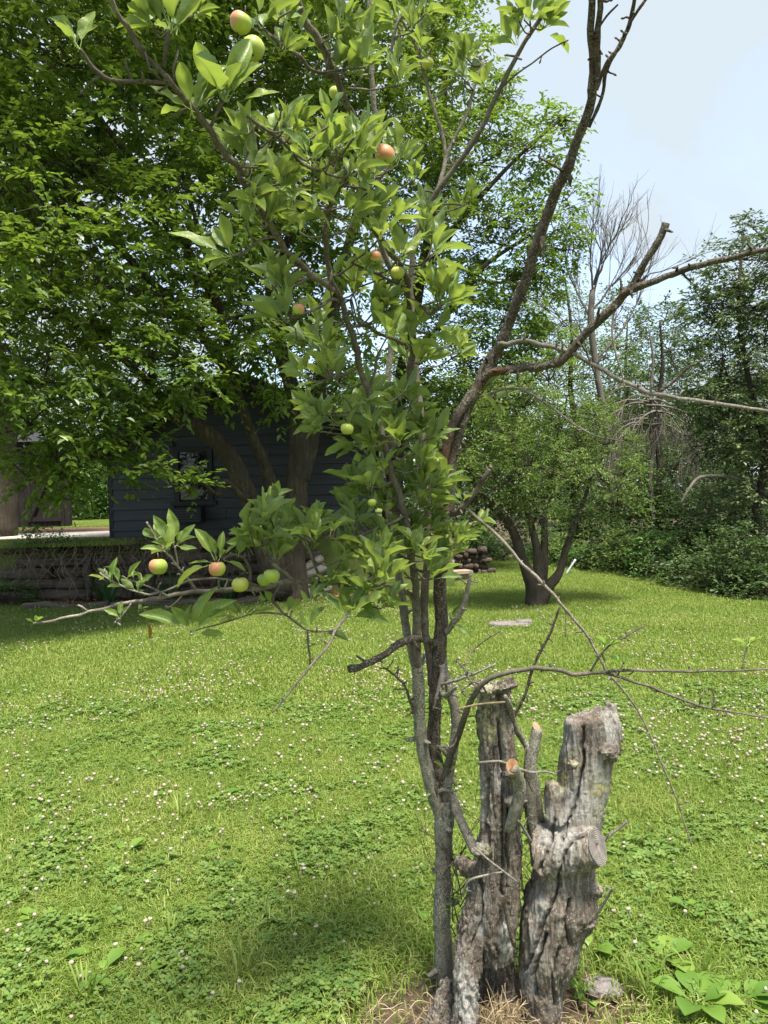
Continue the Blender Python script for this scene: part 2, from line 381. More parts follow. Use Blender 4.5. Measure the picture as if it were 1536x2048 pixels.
mb.add(v, np.stack((i, i + 1, i + nx + 1, i + nx), -1).reshape(-1, 4), soil=soil_amt(v[:, 0], v[:, 1]))
tag(mb.build('lawn', M_GROUND), kind='structure')

WY = 12.35; TZ = 0.88; TX1 = 1.05          # retaining wall line, terrace height, right end of terrace
mb = MB()
v = [(-60, WY + .18, TZ), (TX1, WY + .18, TZ), (TX1, 60, TZ), (-60, 60, TZ), (-60, WY + .18, -.1), (TX1 + .1, WY + .18, -.1), (TX1 + .9, 60, -.1), (-60, 60, -.1)]
mb.add(v, [(0, 1, 2, 3), (0, 4, 5, 1), (1, 5, 6, 2)])
tag(mb.build('terrace_ground', M_TERR, smooth=False), kind='structure')
mb = MB(); mb.add([(-4.7, WY + .16, TZ + .012), (TX1, WY + .16, TZ + .012), (TX1, 13.5, TZ + .012), (-4.5, 13.4, TZ + .012)], [(0, 1, 2, 3)])
tag(mb.build('terrace_soil', M_PINE, smooth=False), kind='structure')
HX0 = P(226, 1078, 13.3)[0]
mb = MB(); mb.add([(-60, 13.75, TZ + .02), (HX0 - .02, 13.75, TZ + .02), (HX0 - .02, 17.2, TZ + .02), (-60, 17.8, TZ + .02)], [(0, 1, 2, 3)])
tag(mb.build('gravel_drive', M_GRAVEL, smooth=False), kind='structure')
mb = MB(); mb.add([(-60, 17.9, TZ + .012), (-1.5, 17.3, TZ + .012), (-1.5, 23.5, TZ + .012), (-60, 23.5, TZ + .012)], [(0, 1, 2, 3)])
tag(mb.build('needle_ground', M_PINE, smooth=False), kind='structure')
mb = MB(); mb.add([(TX1 + .9, 21, .01), (60, 13.5, .01), (60, 90, .01), (TX1 + .9, 90, .01)], [(0, 1, 2, 3)])
tag(mb.build('woods_ground', M_SOIL, smooth=False), kind='structure')

# ------------------------------------------------------------------ house
def plank_wall(parent):
    y0 = 13.3; x0 = HX0; x1 = P(745, 1078, 13.3)[0]
    cx = (x0 + x1) / 2; zb = TZ; ze = P(300, 893, y0)[2]; pitch = math.tan(math.radians(25)); za = ze + (x1 - x0) / 2 * pitch
    h = .178; wz0 = P(390, 1004, y0)[2]; wz1 = P(390, 898, y0)[2]; wx0 = P(352, 960, y0)[0]; wx1 = P(424, 960, y0)[0]
    mbw = MB()
    v = [(x0, y0 + .03, zb), (x1, y0 + .03, zb), (x1, y0 + .03, ze), (cx, y0 + .03, za), (x0, y0 + .03, ze)]
    v += [(a, b + 6.0, c) for a, b, c in v]
    mbw.add(v, [(0, 5, 9, 4), (1, 2, 7, 6), (2, 3, 8, 7), (4, 9, 8, 3)], [(0, 1, 2), (0, 2, 4), (2, 3, 4), (5, 7, 6), (5, 9, 7), (7, 9, 8)])
    mbw.build('wall', M_SIDING, parent, smooth=False)
    z = zb; k = 0
    while z < za - .1:
        zt = min(z + h, za)
        def xr(zz):
            if zz <= ze: return x0, x1
            d = (zz - ze) / pitch; return x0 + d, x1 - d
        a, b = xr(z + h * .5)
        spans = [(a, b)]
        if z + h > wz0 - .04 and z < wz1 + .05: spans = [(a, wx0 - .03), (wx1 + .03, b)]
        for (p, q) in spans:
            # long courses are butted from two boards
            cut = [p, q] if q - p < 1.6 else [p, p + (q - p) * rng.uniform(.35, .65), q]
            for c0, c1 in zip(cut[:-1], cut[1:]):
                m2 = MB(); sag = rng.uniform(-.004, .004)
                box(m2, ((c0 + c1) / 2, y0 - .012 - rng.uniform(0, .004), z + h / 2 + sag), (c1 - c0 - .005, .022, h + .004), tilt=-.15)
                m2.build('plank', M_SIDING, parent, smooth=False)
        z += h; k += 1
    # corner board
    m2 = MB(); box(m2, (x0 - .01, y0 + .0, (zb + ze) / 2), (.07, .07, ze - zb)); m2.build('corner_board', M_BLACK, parent, smooth=False)
    # window
    cw = (wx0 + wx1) / 2; ch = (wz0 + wz1) / 2; W = wx1 - wx0; H = wz1 - wz0
    win = MB()
    for (c, s) in (((wx0 + .02, y0 - .03, ch), (.09, .07, H + .1)), ((wx1 - .02, y0 - .03, ch), (.09, .07, H + .1)), ((cw, y0 - .03, wz1), (W - .13, .066, .09)), ((cw, y0 - .035, wz0 - .02), (W + .16, .11, .07))):
        box(win, c, s)
    wo = win.build('window', M_BLACK, parent, smooth=False)
    for dz in (.25, -.25):
        m2 = MB(); box(m2, (cw, y0 - .012 + (.006 if dz > 0 else 0), ch + dz * (H - .06)), (W - .14, .008, H / 2 - .06)); m2.build('pane', M_GLASS, wo, smooth=False)
    m2 = MB(); box(m2, (cw, y0 - .03, ch), (W - .132, .03, .05)); m2.build('sash_rail', M_BLACK, wo, smooth=False)
    # air conditioner under the sill
    ax0 = P(358, 1030, y0)[0]; ax1 = P(400, 1030, y0)[0]; az0 = P(380, 1044, y0)[2]; az1 = P(380, 1015, y0)[2]
    ac = MB(); box(ac, ((ax0 + ax1) / 2 + .05, y0 - .19, (az0 + az1) / 2), (ax1 - ax0 + .1, .34, az1 - az0))
    aco = ac.build('air_conditioner', M_BLACK, parent, smooth=False)
    for kk in range(5):
        m2 = MB(); box(m2, ((ax0 + ax1) / 2 + .05, y0 - .366, az0 + (kk + .7) * (az1 - az0) / 5.6), (ax1 - ax0 + .04, .012, .015)); m2.build('louver', M_SIDING, aco, smooth=False)
    # roof slabs with shingle courses and rake boards
    ov = .42; oy = .45
    for sgn in (-1, 1):
        xe = x0 - ov if sgn < 0 else x1 + ov; zee = ze - ov * pitch
        rb = MB(); th = .14
        n = 9
        rf = None
        pts = []
        for (zz) in (0, th):
            for (xx, zx) in ((xe, zee), (cx, za)):
                for yy in (y0 - oy, y0 + 6.4): pts.append((xx, yy, zx + zz + .02))
        rb.add(pts, [(0, 1, 3, 2), (4, 6, 7, 5), (0, 2, 6, 4), (1, 5, 7, 3), (0, 4, 5, 1), (2, 3, 7, 6)])
        rf = rb.build('roof', M_ROOF, parent, smooth=False)
        for kk in range(10):
            f0 = kk / 10; f1 = (kk + 1.12) / 10
            c = MB(); a = (xe + (cx - xe) * f0, zee + (za - zee) * f0 + th + .035); b = (xe + (cx - xe) * min(1, f1), zee + (za - zee) * min(1, f1) + th + .025)
            c.add([(a[0], y0 - oy - .01, a[1]), (b[0], y0 - oy - .01, b[1]), (b[0], y0 + 6.4, b[1]), (a[0], y0 + 6.4, a[1]), (a[0], y0 - oy - .01, a[1] - .02), (b[0], y0 - oy - .01, b[1] - .012), (b[0], y0 + 6.4, b[1] - .012), (a[0], y0 + 6.4, a[1] - .02)],
                  [(0, 1, 2, 3), (0, 3, 7, 4), (0, 4, 5, 1), (3, 2, 6, 7)])
            c.build('shingle_course', M_ROOF, rf, smooth=False)
        r2 = MB(); yy = y0 - oy - .035
        r2.add([(xe, yy, zee - .06), (cx, yy, za - .06), (cx, yy, za + th + .06), (xe, yy, zee + th + .06), (xe, yy + .03, zee - .06), (cx, yy + .03, za - .06), (cx, yy + .03, za + th + .06), (xe, yy + .03, zee + th + .06)],
               [(0, 1, 2, 3), (4, 7, 6, 5), (0, 4, 5, 1), (3, 2, 6, 7), (0, 3, 7, 4)])
        r2.build('rake_board', M_BLACK, parent, smooth=False)
house = thing('house', 'dark charcoal cottage with lap siding and a gable behind the big tree', 'house', (HX0, 13.3, TZ))
plank_wall(house)

# shed on the left
sh = thing('shed', 'dark maroon board shed beyond the gravel drive', 'shed', (P(100, 1045, 20.5)[0], 20.5, TZ))
sx1 = P(137, 1045, 20.5)[0]; sx0 = sx1 - 3.4
b = MB(); v = [(sx0, 20.53, TZ), (sx1 - .02, 20.53, TZ), (sx1 - .1, 21.0, TZ), (sx0, 21.0, TZ)]
v += [(a, c, TZ + 2.3) for a, c, _ in v]; b.add(v, [(0, 1, 5, 4), (1, 2, 6, 5), (2, 3, 7, 6), (3, 0, 4, 7)]); b.build('wall', M_SHED, sh, smooth=False)
x = sx0
while x < sx1 - .05:
    m2 = MB(); wd = .15; box(m2, (x + wd / 2, 20.5 + rng.uniform(0, .01), TZ + 1.17), (wd - .012, .03, 2.3)); m2.build('plank', M_SHED, sh, smooth=False); x += wd
d = MB(); dx = sx1 - .62
for (c, s) in (((dx, 20.465, TZ + .25), (.8, .03, .12)), ((dx, 20.465, TZ + 1.75), (.8, .03, .12))): box(d, c, s)
for sgn in (-1, 1): box(d, (dx + sgn * .39, 20.463, TZ + 1.0), (.1, .032, 1.62))
nb = 9
pts = np.linspace((dx - .33, 20.46, TZ + .3), (dx + .33, 20.46, TZ + 1.7), nb); tube(d, pts, .05, 4)
d.build('door_brace', M_SHED, sh, smooth=False)
r = MB(); v = [(sx0 - .2, 20.2, TZ + 2.3), (sx1 + .2, 20.2, TZ + 2.3), (sx1 + .2, 20.8, TZ + 2.7), (sx0 - .2, 20.8, TZ + 2.7), (sx1 + .2, 21.3, TZ + 2.3), (sx0 - .2, 21.3, TZ + 2.3)]
r.add(v, [(0, 1, 2, 3), (3, 2, 4, 5)]); r.build('roof', M_ROOF, sh, smooth=False)

# ------------------------------------------------------------------ retaining wall of old timbers
rw = thing('retaining_wall', 'low retaining wall of rotting dark timbers below the cottage', 'retaining wall', (-3, WY, 0))
wx1 = P(640, 1100, WY)[0]
for c in range(5):
    x = -9.5
    while x < wx1 - .1:
        ln = rng.uniform(1.5, 2.6); xe = min(x + ln, wx1 + rng.uniform(-.08, .03))
        if xe - x > .3:
            hh = .16 + rng.uniform(-.015, .01); n = 8
            m2 = MB(); pts = np.stack((np.linspace(x + .02, xe - .02, n), WY + .06 + .04 * rng.standard_normal(n) * .4 + rng.uniform(-.04, .05) + c * .012, c * .179 + hh / 2 + (.05 if c == 4 else 0) + .006 * rng.standard_normal(n)), 1)
            tube(m2, pts, hh / 2 * 1.12, 8, rough=.22, seed=int(x * 10) + c * 7)
            if not (c in (1, 2, 3) and rng.random() < .16): m2.build('timber', M_LOG, rw)
        x = xe
for px in (175, 300, 425, 560):
    m2 = MB(); q = P(px, 1130, WY - .06); tube(m2, [(q[0], WY - .05, -.05), (q[0] + .01, WY - .05, .4), (q[0], WY - .04, .86)], .06, 8, rough=.2); m2.build('post', M_LOG, rw)
# pale return end
m0 = P(645, 1170, WY - .35)
for k, (dz, r_) in enumerate(((.075, .075), (.20, .07), (.335, .072), (.45, .06))):
    m2 = MB(); a = np.array((m0[0] - .36 + .02 * k, WY - .62 + .02 * k, dz)); bb = np.array((m0[0] + .10 - .04 * k, WY - .25, dz + .05 + .03 * k))
    tube(m2, np.linspace(a, bb, 7), r_, 9, rough=.16, seed=k + 50); m2.build('timber', M_PALELOG, rw)
# edging logs in front
for x0, y0_, x1, y1_ in ((-5.4, WY - .95, -4.1, WY - 1.05), (-4.05, WY - 1.05, -2.7, WY - 1.0), (-2.65, WY - 1.0, -1.25, WY - .8)):
    e = MB(); pts = np.linspace((x0, y0_, .04), (x1, y1_, .045), 8) + rng.normal(0, .012, (8, 3)); tube(e, pts, .06, 7, rough=.2, seed=3)
    e.build('edging_log', M_LOG, rw)
# dry vines hanging over the wall
vb = MB()
for k in range(120):
    x = rng.choice((-6.1, -5.6, -5.0, -4.55, -4.1, -3.7, -3.0, -2.4)) + rng.normal(0, .17); n = 6; z0 = rng.uniform(.72, 1.0); z1 = max(.02, z0 - rng.uniform(.25, .9)); dx_ = rng.normal(0, .18)
    t = np.linspace(0, 1, n); pts = np.stack((x + dx_ * t + .05 * rng.standard_normal(n), WY - .05 - .12 * np.sin(t * 3) - .06 * rng.random(n) - .1 * t, z0 + (z1 - z0) * t), 1)
    p2, r2 = catmull(pts, np.full(n, rng.uniform(.003, .008)), 2); tube(vb, p2, r2, 4, cap=False)
tag(vb.build('dry_vine', M_VINE), 'tangle of dry brown vines hanging over the timber retaining wall', 'vines', kind='stuff')

# right of the apple tree: steps, panel, white post, stone pile
st = thing('porch_steps', 'worn wooden steps with a white post beside the stone pile', 'steps', tuple(P(905, 1120, 13.6)))
c = P(905, 1130, 13.6)
for k in range(2):
    m2 = MB(); box(m2, (c[0] - .05 - .3 * k, 13.55 + .25 * k, .16 + .17 * k), (.75, .3, .05), rz=.35); m2.build('tread', M_STEPWOOD, st, smooth=False)
    m2 = MB(); box(m2, (c[0] - .08 - .3 * k, 13.6 + .25 * k, .065 + .17 * k), (.68, .24, .13), rz=.35); m2.build('riser', M_STEPWOOD, st, smooth=False)
m2 = MB(); q = P(898, 1095, 13.7); box(m2, (q[0], 13.75, .55), (.07, .07, .75)); m2.build('post', M_WHITE, st, smooth=False)
m2 = MB(); q = P(868, 1110, 13.8); box(m2, (q[0], 13.8, .5), (.16, .03, .42), jit=.02); m2.build('board', M_WHITE, st, smooth=False)
m2 = MB(); q = P(836, 1112, 13.9); box(m2, (q[0], 13.9, .42), (.26, .06, .34)); m2.build('panel', M_PANEL, st, smooth=False)
sp = thing('stone_pile', 'dry stacked pile of dark reddish stones at the lawn edge', 'stone pile', tuple(P(940, 1120, 14.6)))
c0 = P(940, 1125, 14.6)
def rockmesh(s, seed, mbx, c):
    n1, n2 = 5, 8; v = []
    for a in range(n1 + 1):
        for bq in range(n2):
            th = math.pi * a / n1; ph = 2 * math.pi * bq / n2
            q = np.array((math.sin(th) * math.cos(ph), math.sin(th) * math.sin(ph), math.cos(th)))
            q = np.sign(q) * np.abs(q) ** .42; v.append(q)
    v = np.array(v); v *= (1 + .16 * fbm(v * 1.4 + seed, seed, 2))[:, None]
    q = []
    for a in range(n1):
        for bq in range(n2): q.append((a * n2 + bq, (a + 1) * n2 + bq, (a + 1) * n2 + (bq + 1) % n2, a * n2 + (bq + 1) % n2))
    mbx.add(v * np.array(s) + np.array(c), q)
k = 0
for row in range(5):
    x = -.35 + row * .02 + rng.uniform(-.05, .05)
    while x < .36 - (0.03 * row):
        wd = rng.uniform(.08, .24); m2 = MB(); rockmesh((wd / 2 * 1.03, .12, rng.uniform(.045, .066)), k, m2, (c0[0] + x + wd / 2, 14.6 + rng.uniform(-.06, .06), .055 + row * .1 + rng.uniform(-.02, .02))); m2.build('stone', M_STONE, sp); x += wd; k += 1

# ------------------------------------------------------------------ trees
def leaf_quads(mb, cen, yd, nr, size, asp, mb_rnd, hexa):
    """folded leaves: cen base point, yd direction, nr normal, size length"""
    xd = np.cross(yd, nr); xd /= (np.linalg.norm(xd, axis=1)[:, None] + 1e-9); zd = np.cross(xd, yd)
    s = size[:, None]; w_ = asp[:, None] * s * .5
    n = len(cen)
    if hexa:
        b = cen; l1 = cen + yd * s * .35 - xd * w_ + zd * s * .10; r1 = cen + yd * s * .35 + xd * w_ + zd * s * .10
        l2 = cen + yd * s * .72 - xd * w_ * .75 + zd * s * .06; r2 = cen + yd * s * .72 + xd * w_ * .75 + zd * s * .06; tp = cen + yd * s - zd * s * .10
        v = np.stack((b, l1, r1, l2, r2, tp), 1).reshape(-1, 3); o = np.arange(n)[:, None] * 6
        # split along the midrib: base, l1, l2, tip | base, tip, r2, r1
        q = np.stack((np.concatenate((o, o + 5, o + 3, o + 1), 1), np.concatenate((o, o + 2, o + 4, o + 5), 1)), 1).reshape(-1, 4)
        mb.add(v, q, rnd=np.repeat(mb_rnd, 6))
    else:
        b = cen; l1 = cen + yd * s * .45 - xd * w_ + zd * s * .12; r1 = cen + yd * s * .45 + xd * w_ + zd * s * .12; tp = cen + yd * s
        v = np.stack((b, l1, r1, tp), 1).reshape(-1, 3); o = np.arange(n)[:, None] * 4
        t = np.stack((np.concatenate((o, o + 3, o + 1), 1), np.concatenate((o, o + 2, o + 3), 1)), 1).reshape(-1, 3)
        mb.add(v, None, t, rnd=np.repeat(mb_rnd, 4))

def rand_unit(n):
    v = rng.standard_normal((n, 3)); return v / np.linalg.norm(v, axis=1)[:, None]

def crown(clusters, dirs, nleaf, sig, size, asp=.5, hexa=True):
    """leaves set alternately along short twigs that fan out from each cluster centre"""
    nt_ = 5; per = max(3, nleaf // nt_); m = len(clusters); n = m * nt_ * per
    sg = np.broadcast_to(np.asarray(sig, float), (m,))
    td = np.repeat(dirs, nt_, 0) * .55 + rand_unit(m * nt_) * np.array((1, 1, .55)) + np.array((0, 0, .05)); td /= np.linalg.norm(td, axis=1)[:, None]
    ln = np.repeat(sg, nt_) * rng.uniform(1.3, 2.6, m * nt_)
    tt = (np.arange(per) + .6) / per
    T = np.tile(tt, m * nt_) + rng.normal(0, .04, n); D = np.repeat(td, per, 0); LN = np.repeat(ln, per); C = np.repeat(clusters, nt_ * per, 0)
    side = np.cross(D, np.array((0, 0, 1.0))); side /= (np.linalg.norm(side, axis=1)[:, None] + 1e-6)
    sgn = np.tile(np.where(np.arange(per) % 2 == 0, 1.0, -1.0), m * nt_)
    cen = C + D * (LN * T)[:, None] - np.array((0, 0, 1.0)) * (.25 * LN * T ** 2)[:, None] + rng.normal(0, .012, (n, 3))
    yd = D * .65 + side * (sgn * rng.uniform(.3, 1.0, n))[:, None] + rand_unit(n) * .3 + np.array((0, 0, -.22)); yd /= np.linalg.norm(yd, axis=1)[:, None]
    nr = rand_unit(n) * .5 + np.array((0, 0, 1.0)); nr /= np.linalg.norm(nr, axis=1)[:, None]
    sz = size * rng.uniform(.6, 1.2, n); ap = asp * rng.uniform(.8, 1.2, n)
    crown.tone = np.clip(np.repeat(rng.random(m), nt_ * per) * .6 + rng.random(n) * .4, 0, .999)
    return cen, yd, nr, sz, ap

BIGLEAF = []
def make_tree(name, label, cat, base, trunks, blobs, leafmat_, barkm, group=None, dens=1.0, nleaf=26, leaf=.08, asp=.5, hexa=True, sig=.17, twig_r=.004, singles=0, limb_r=.05, from_top=True, zmin=.3, limb_extra=()):
    t = thing(name, label, cat, tuple(base), group)
    allp = []
    for (pts, rad) in trunks:
        p2, r2 = catmull(pts, rad, 5); m2 = MB(); tube(m2, p2, r2, 14, rough=.16, seed=len(allp)); m2.build('trunk', barkm, t); allp.append((p2, r2))
    for (pts, rad) in limb_extra:
        p2, r2 = catmull(pts, rad, 5); m2 = MB(); tube(m2, p2, r2, 8, rough=.08, seed=len(allp)); m2.build('limb', barkm, t); allp.append((p2, r2))
    sk = np.concatenate([p for p, r in allp]); skr = np.concatenate([r for p, r in allp])
    tw = MB(); CL = []; CD = []; SG = []
    order = sorted(blobs, key=lambda b: np.min(np.linalg.norm(sk - b[0], axis=1)))
    for (c, R) in order:
        c = np.array(c); ds = np.linalg.norm(sk - c, axis=1) + np.where(sk[:, 2] > c[2] - .1, 1.5, 0); i = int(np.argmin(ds)); a = sk[i]
        if np.linalg.norm(a - c) > .5:
            nmid = 4; tt = np.linspace(0, 1, nmid + 2)[:, None]
            pts = a + (c - a) * tt; pts[1:-1] += rng.normal(0, .07 * np.linalg.norm(c - a), (nmid, 3)); pts[1:-1, 2] += .06 * np.linalg.norm(c - a)
            r0 = min(skr[i] * .75, limb_r * (1 + .25 * np.linalg.norm(c - a))); p2, r2 = catmull(pts, np.linspace(r0, max(.012, r0 * .3), len(pts)), 4)
            m2 = MB(); tube(m2, p2, r2, 7, rough=.06, seed=i); m2.build('limb', barkm, t)
            sk = np.vstack((sk, p2)); skr = np.concatenate((skr, r2))
        for kk in range(4):
            e = c + rand_unit(1)[0] * R * .75 * np.array((1, 1, .8)); mid = (c + e) / 2 + rng.normal(0, .08 * R, 3); p2, r2 = catmull([c, mid, e], [.014, .009, .005], 3); tube(tw, p2, r2, 4, cap=False); sk = np.vstack((sk, p2)); skr = np.concatenate((skr, r2))
        ncl = max(4, int(26 * R ** 2.1 * dens)); u = rand_unit(ncl); rr = R * rng.uniform(.25, 1.0, ncl) ** .55
        cl = c + u * rr[:, None] * np.array((1, 1, .8)); cl = cl[cl[:, 2] > zmin]
        for q in cl:
            j = int(np.argmin(np.linalg.norm(sk[-60:] - q, axis=1))) + max(0, len(sk) - 60); a = sk[j]
            mid = (a + q) / 2 + rng.normal(0, .06, 3) + np.array((0, 0, .05))
            p2, r2 = catmull([a, mid, q], [twig_r * 1.8, twig_r * 1.2, twig_r * .4], 3); (tube(tw, p2, r2, 4, cap=False) if rng.random() < .6 else None)
        CL.append(cl); dd = cl - c; CD.append(dd / (np.linalg.norm(dd, axis=1)[:, None] + 1e-6))
    CL = np.concatenate(CL); CD = np.concatenate(CD)
    tw.build('twigs', barkm, t, kind='stuff')
    cen, yd, nr, sz, ap = crown(CL, CD, nleaf, sig, leaf, asp); tone = crown.tone
    sel = np.zeros(len(cen), bool)
    if singles:
        d = np.linalg.norm(cen - CAM, axis=1) / sz
        pxl = project(cen); vis = (pxl[:, 0] > 0) & (pxl[:, 0] < 1536) & (pxl[:, 1] > 0) & (pxl[:, 1] < 2048)
        d = np.where(vis, d, 1e9); idx = np.argsort(d)[:singles]; sel[idx] = True
        mv = []
        for k in range(4):
            m2 = MB(); leaf_quads(m2, np.zeros((1, 3)), np.array([[0, 1., 0]]), np.array([[0, 0, 1.]]), np.ones(1), np.array([asp * (.85 + .1 * k)]), np.zeros(1), True); mv.append(m2.mesh('leaf', leafmat_, smooth=False))
        off = Vector(base)
        for k in idx:
            o = bpy.data.objects.new('leaf', mv[k % 4]); COL.objects.link(o); o.parent = t
            xd = nrm(np.cross(yd[k], nr[k])); zd = np.cross(xd, yd[k])
            M = Matrix([[xd[0], yd[k][0], zd[0]], [xd[1], yd[k][1], zd[1]], [xd[2], yd[k][2], zd[2]]]).to_4x4()
            o.matrix_local = Matrix.Translation(Vector(cen[k]) - off) @ M @ Matrix.Scale(sz[k], 4)
    m2 = MB(); k = ~sel; leaf_quads(m2, cen[k], yd[k], nr[k], sz[k], ap[k], tone[k], hexa)
    m2.build('crown', leafmat_, t, smooth=False, kind='stuff')
    return t
def project(p):
    q = (np.asarray(p) - CAM) @ MNP
    return np.stack((768 + F * q[:, 0] / -q[:, 2], 1024 - F * q[:, 1] / -q[:, 2]), 1)

def pl_s(k, lst, d0): return pl(lst, d0, k)
def pb(lst): return [(P(a, b, d), r) for a, b, d, r in lst]
def pl(lst, d0, s=1.0):
    """polyline from (px, py, depth, r px)"""
    return [P(a, b, d) for a, b, d, r in lst], [max(.002, r * d / F * s) for a, b, d, r in lst]

# big spreading tree in front of the cottage
big_trunks = [pl_s(.84, [(585, 1215, 11.6, 44), (582, 1130, 11.6, 34), (585, 1040, 11.6, 31), (594, 960, 11.6, 29), (600, 900, 11.6, 24), (588, 800, 11.6, 20), (560, 690, 11.6, 17), (540, 560, 11.5, 14), (520, 400, 11.5, 10), (505, 200, 11.4, 7), (490, 20, 11.3, 4)], 0),
              pl_s(.6, [(575, 1200, 11.5, 38), (548, 1080, 11.5, 26), (548, 1000, 11.5, 23), (530, 930, 11.4, 20), (500, 860, 11.2, 16), (470, 760, 11, 13), (440, 620, 10.8, 11), (400, 470, 10.5, 8), (350, 300, 10.2, 6), (290, 120, 10, 4)], 0),
              pl_s(.82, [(560, 1190, 11.4, 34), (520, 1060, 11.3, 24), (490, 975, 11.2, 22), (455, 910, 11.1, 21), (410, 865, 10.9, 19), (360, 835, 10.6, 16), (300, 810, 10.2, 13), (220, 790, 9.8, 10), (120, 770, 9.2, 7), (20, 760, 8.8, 4)], 0),
              pl([(600, 960, 11.6, 20), (625, 850, 11.8, 17), (650, 700, 12, 14), (690, 520, 12.2, 11), (740, 330, 12.5, 8), (790, 130, 12.8, 5), (810, -40, 13, 3)], 0)]
big_limbs = [pl([(470, 760, 11, 11), (380, 640, 10.4, 9), (280, 540, 9.8, 7.5), (180, 430, 9.4, 6), (90, 330, 9.0, 5), (15, 250, 8.8, 3)], 0),
             pl([(440, 620, 10.8, 9), (330, 420, 10, 8), (240, 290, 9.6, 6), (140, 170, 9.2, 4.5), (20, 70, 9, 3)], 0),
             pl([(540, 560, 11.5, 9), (600, 420, 11.8, 7), (660, 260, 12, 5), (700, 80, 12.2, 3)], 0),
             pl([(360, 835, 10.6, 9), (260, 730, 9.8, 7), (160, 650, 9.2, 5), (40, 600, 8.8, 3)], 0)]
big_blobs = pb([(60, 850, 8.8, .95), (190, 880, 9.2, .8), (100, 720, 8.8, 1.1), (290, 720, 9.4, 1.0), (-60, 620, 8.2, 1.2), (60, 960, 8.9, .42), (130, 930, 8.8, .5), (300, 945, 9.2, .32), (385, 975, 9.3, .18), (255, 905, 9.2, .38), (400, 770, 10.2, .5), (290, 835, 9.4, .35),
                (560, 720, 10.8, 1.0), (480, 630, 10.3, 1.1), (240, 570, 9.2, 1.2), (80, 480, 8.8, 1.3), (380, 440, 9.8, 1.2), (190, 350, 9.3, 1.25), (10, 280, 8.8, 1.2), (320, 240, 10.2, 1.2), (120, 130, 9.2, 1.3), (290, 60, 10.7, 1.2), (500, 140, 11.2, 1.2),
                (640, 100, 12.2, 1.3), (610, 420, 11.7, 1.2), (700, 600, 12.2, 1.2), (530, 320, 11.2, 1.1), (760, 270, 13, 1.3), (430, -70, 10.7, 1.3), (150, -90, 9.7, 1.4), (820, 50, 13, 1.2), (700, -90, 12.7, 1.4), (640, 800, 11.2, .4), (680, 760, 12, .8), (-150, 300, 9, 1.6), (-150, 0, 9.5, 1.6), (560, 520, 11.2, .9), (250, 200, 13, 1.5), (450, 350, 13.5, 1.5), (120, 400, 12, 1.5), (350, 600, 13, 1.3), (600, 250, 14, 1.5), (550, 560, 13.5, 1.2), (150, 650, 12, 1.2), (380, 120, 13.5, 1.4)])
big_blobs += [(np.array((-3.5, 9.0, 7.8)), 1.9), (np.array((-1.0, 9.5, 9.2)), 2.2), (np.array((-6.5, 10.5, 6.5)), 2.2), (np.array((-2.5, 12.5, 9.5)), 2.2)]
big_base = G(580, 1212)
make_tree('spreading_tree', 'large spreading broadleaf tree with several leaning trunks before the dark cottage', 'tree', big_base, big_trunks, big_blobs, M_BIG, M_TRUNK, nleaf=40, leaf=.102, asp=.52, sig=.16, singles=300, limb_r=.035, limb_extra=big_limbs, dens=1.7)

# taller tree right behind it
b2 = P(775, 1100, 15); b2[2] = .8
t2 = [pl([(775, 1095, 15, 20), (790, 950, 15, 17), (800, 780, 15, 14), (840, 560, 15, 11), (880, 350, 15, 8), (890, 120, 15, 5), (890, -60, 15, 3)], 0)]
l2 = [pl([(800, 780, 15, 10), (880, 650, 14.8, 7), (960, 540, 14.6, 5), (1060, 470, 14.5, 3)], 0), pl([(840, 560, 15, 8), (930, 430, 14.7, 6), (1030, 320, 14.5, 4), (1120, 240, 14.4, 2.5)], 0)]
make_tree('broadleaf_tree', 'bright green tree with feathery outline against the sky behind the apple leaves', 'tree', b2, t2,
          pb([(900, 150, 15, 1.2), (960, 330, 14.6, 1.3), (1080, 290, 14.5, .85), (1100, 430, 14.5, .85), (1010, 490, 14.5, 1.2), (870, 450, 15, 1.4), (1060, 560, 14.5, .75), (880, 620, 15, 1.4), (930, 720, 14.6, 1.2), (850, 300, 15, 1.4), (1010, 640, 14.6, .8), (860, 10, 15, 1.1), (800, 800, 15, 1.1), (970, 800, 14.8, .9), (1130, 240, 14.4, .35), (900, -80, 15, 1.2), (990, 200, 14.6, .6), (1130, 500, 14.5, .4), (960, 860, 14.8, .9), (1010, 760, 14.6, .8), (1080, 690, 14.6, .7), (900, 900, 15, .9), (1050, 840, 14.5, .6)]),
          M_ASH, M_TRUNK, nleaf=34, leaf=.105, asp=.46, sig=.16, dens=2.2, limb_r=.03, limb_extra=l2)

# multi stemmed tree on the lawn
bm = G(1070, 1212); dm = bm[1]
tm = [pl_s(.6, [(1070, 1215, dm, 34), (1066, 1170, dm, 28), (1045, 1120, dm, 17), (1025, 1058, dm, 15), (995, 1020, dm, 13), (960, 985, dm - .1, 10), (930, 930, dm - .2, 6)], 0),
      pl_s(.6, [(1070, 1212, dm, 32), (1078, 1160, dm, 22), (1074, 1100, dm, 13), (1062, 1050, dm, 12), (1040, 960, dm, 8), (1020, 860, dm, 5)], 0),
      pl_s(.6, [(1075, 1212, dm, 30), (1084, 1150, dm + .05, 18), (1089, 1090, dm + .1, 12), (1090, 1030, dm + .1, 10), (1110, 930, dm + .2, 6), (1120, 820, dm + .2, 4)], 0),
      pl_s(.6, [(1076, 1212, dm, 30), (1096, 1176, dm, 18), (1118, 1147, dm, 14), (1129, 1110, dm, 12), (1144, 1062, dm, 10), (1165, 1010, dm, 7), (1190, 930, dm, 4)], 0)]
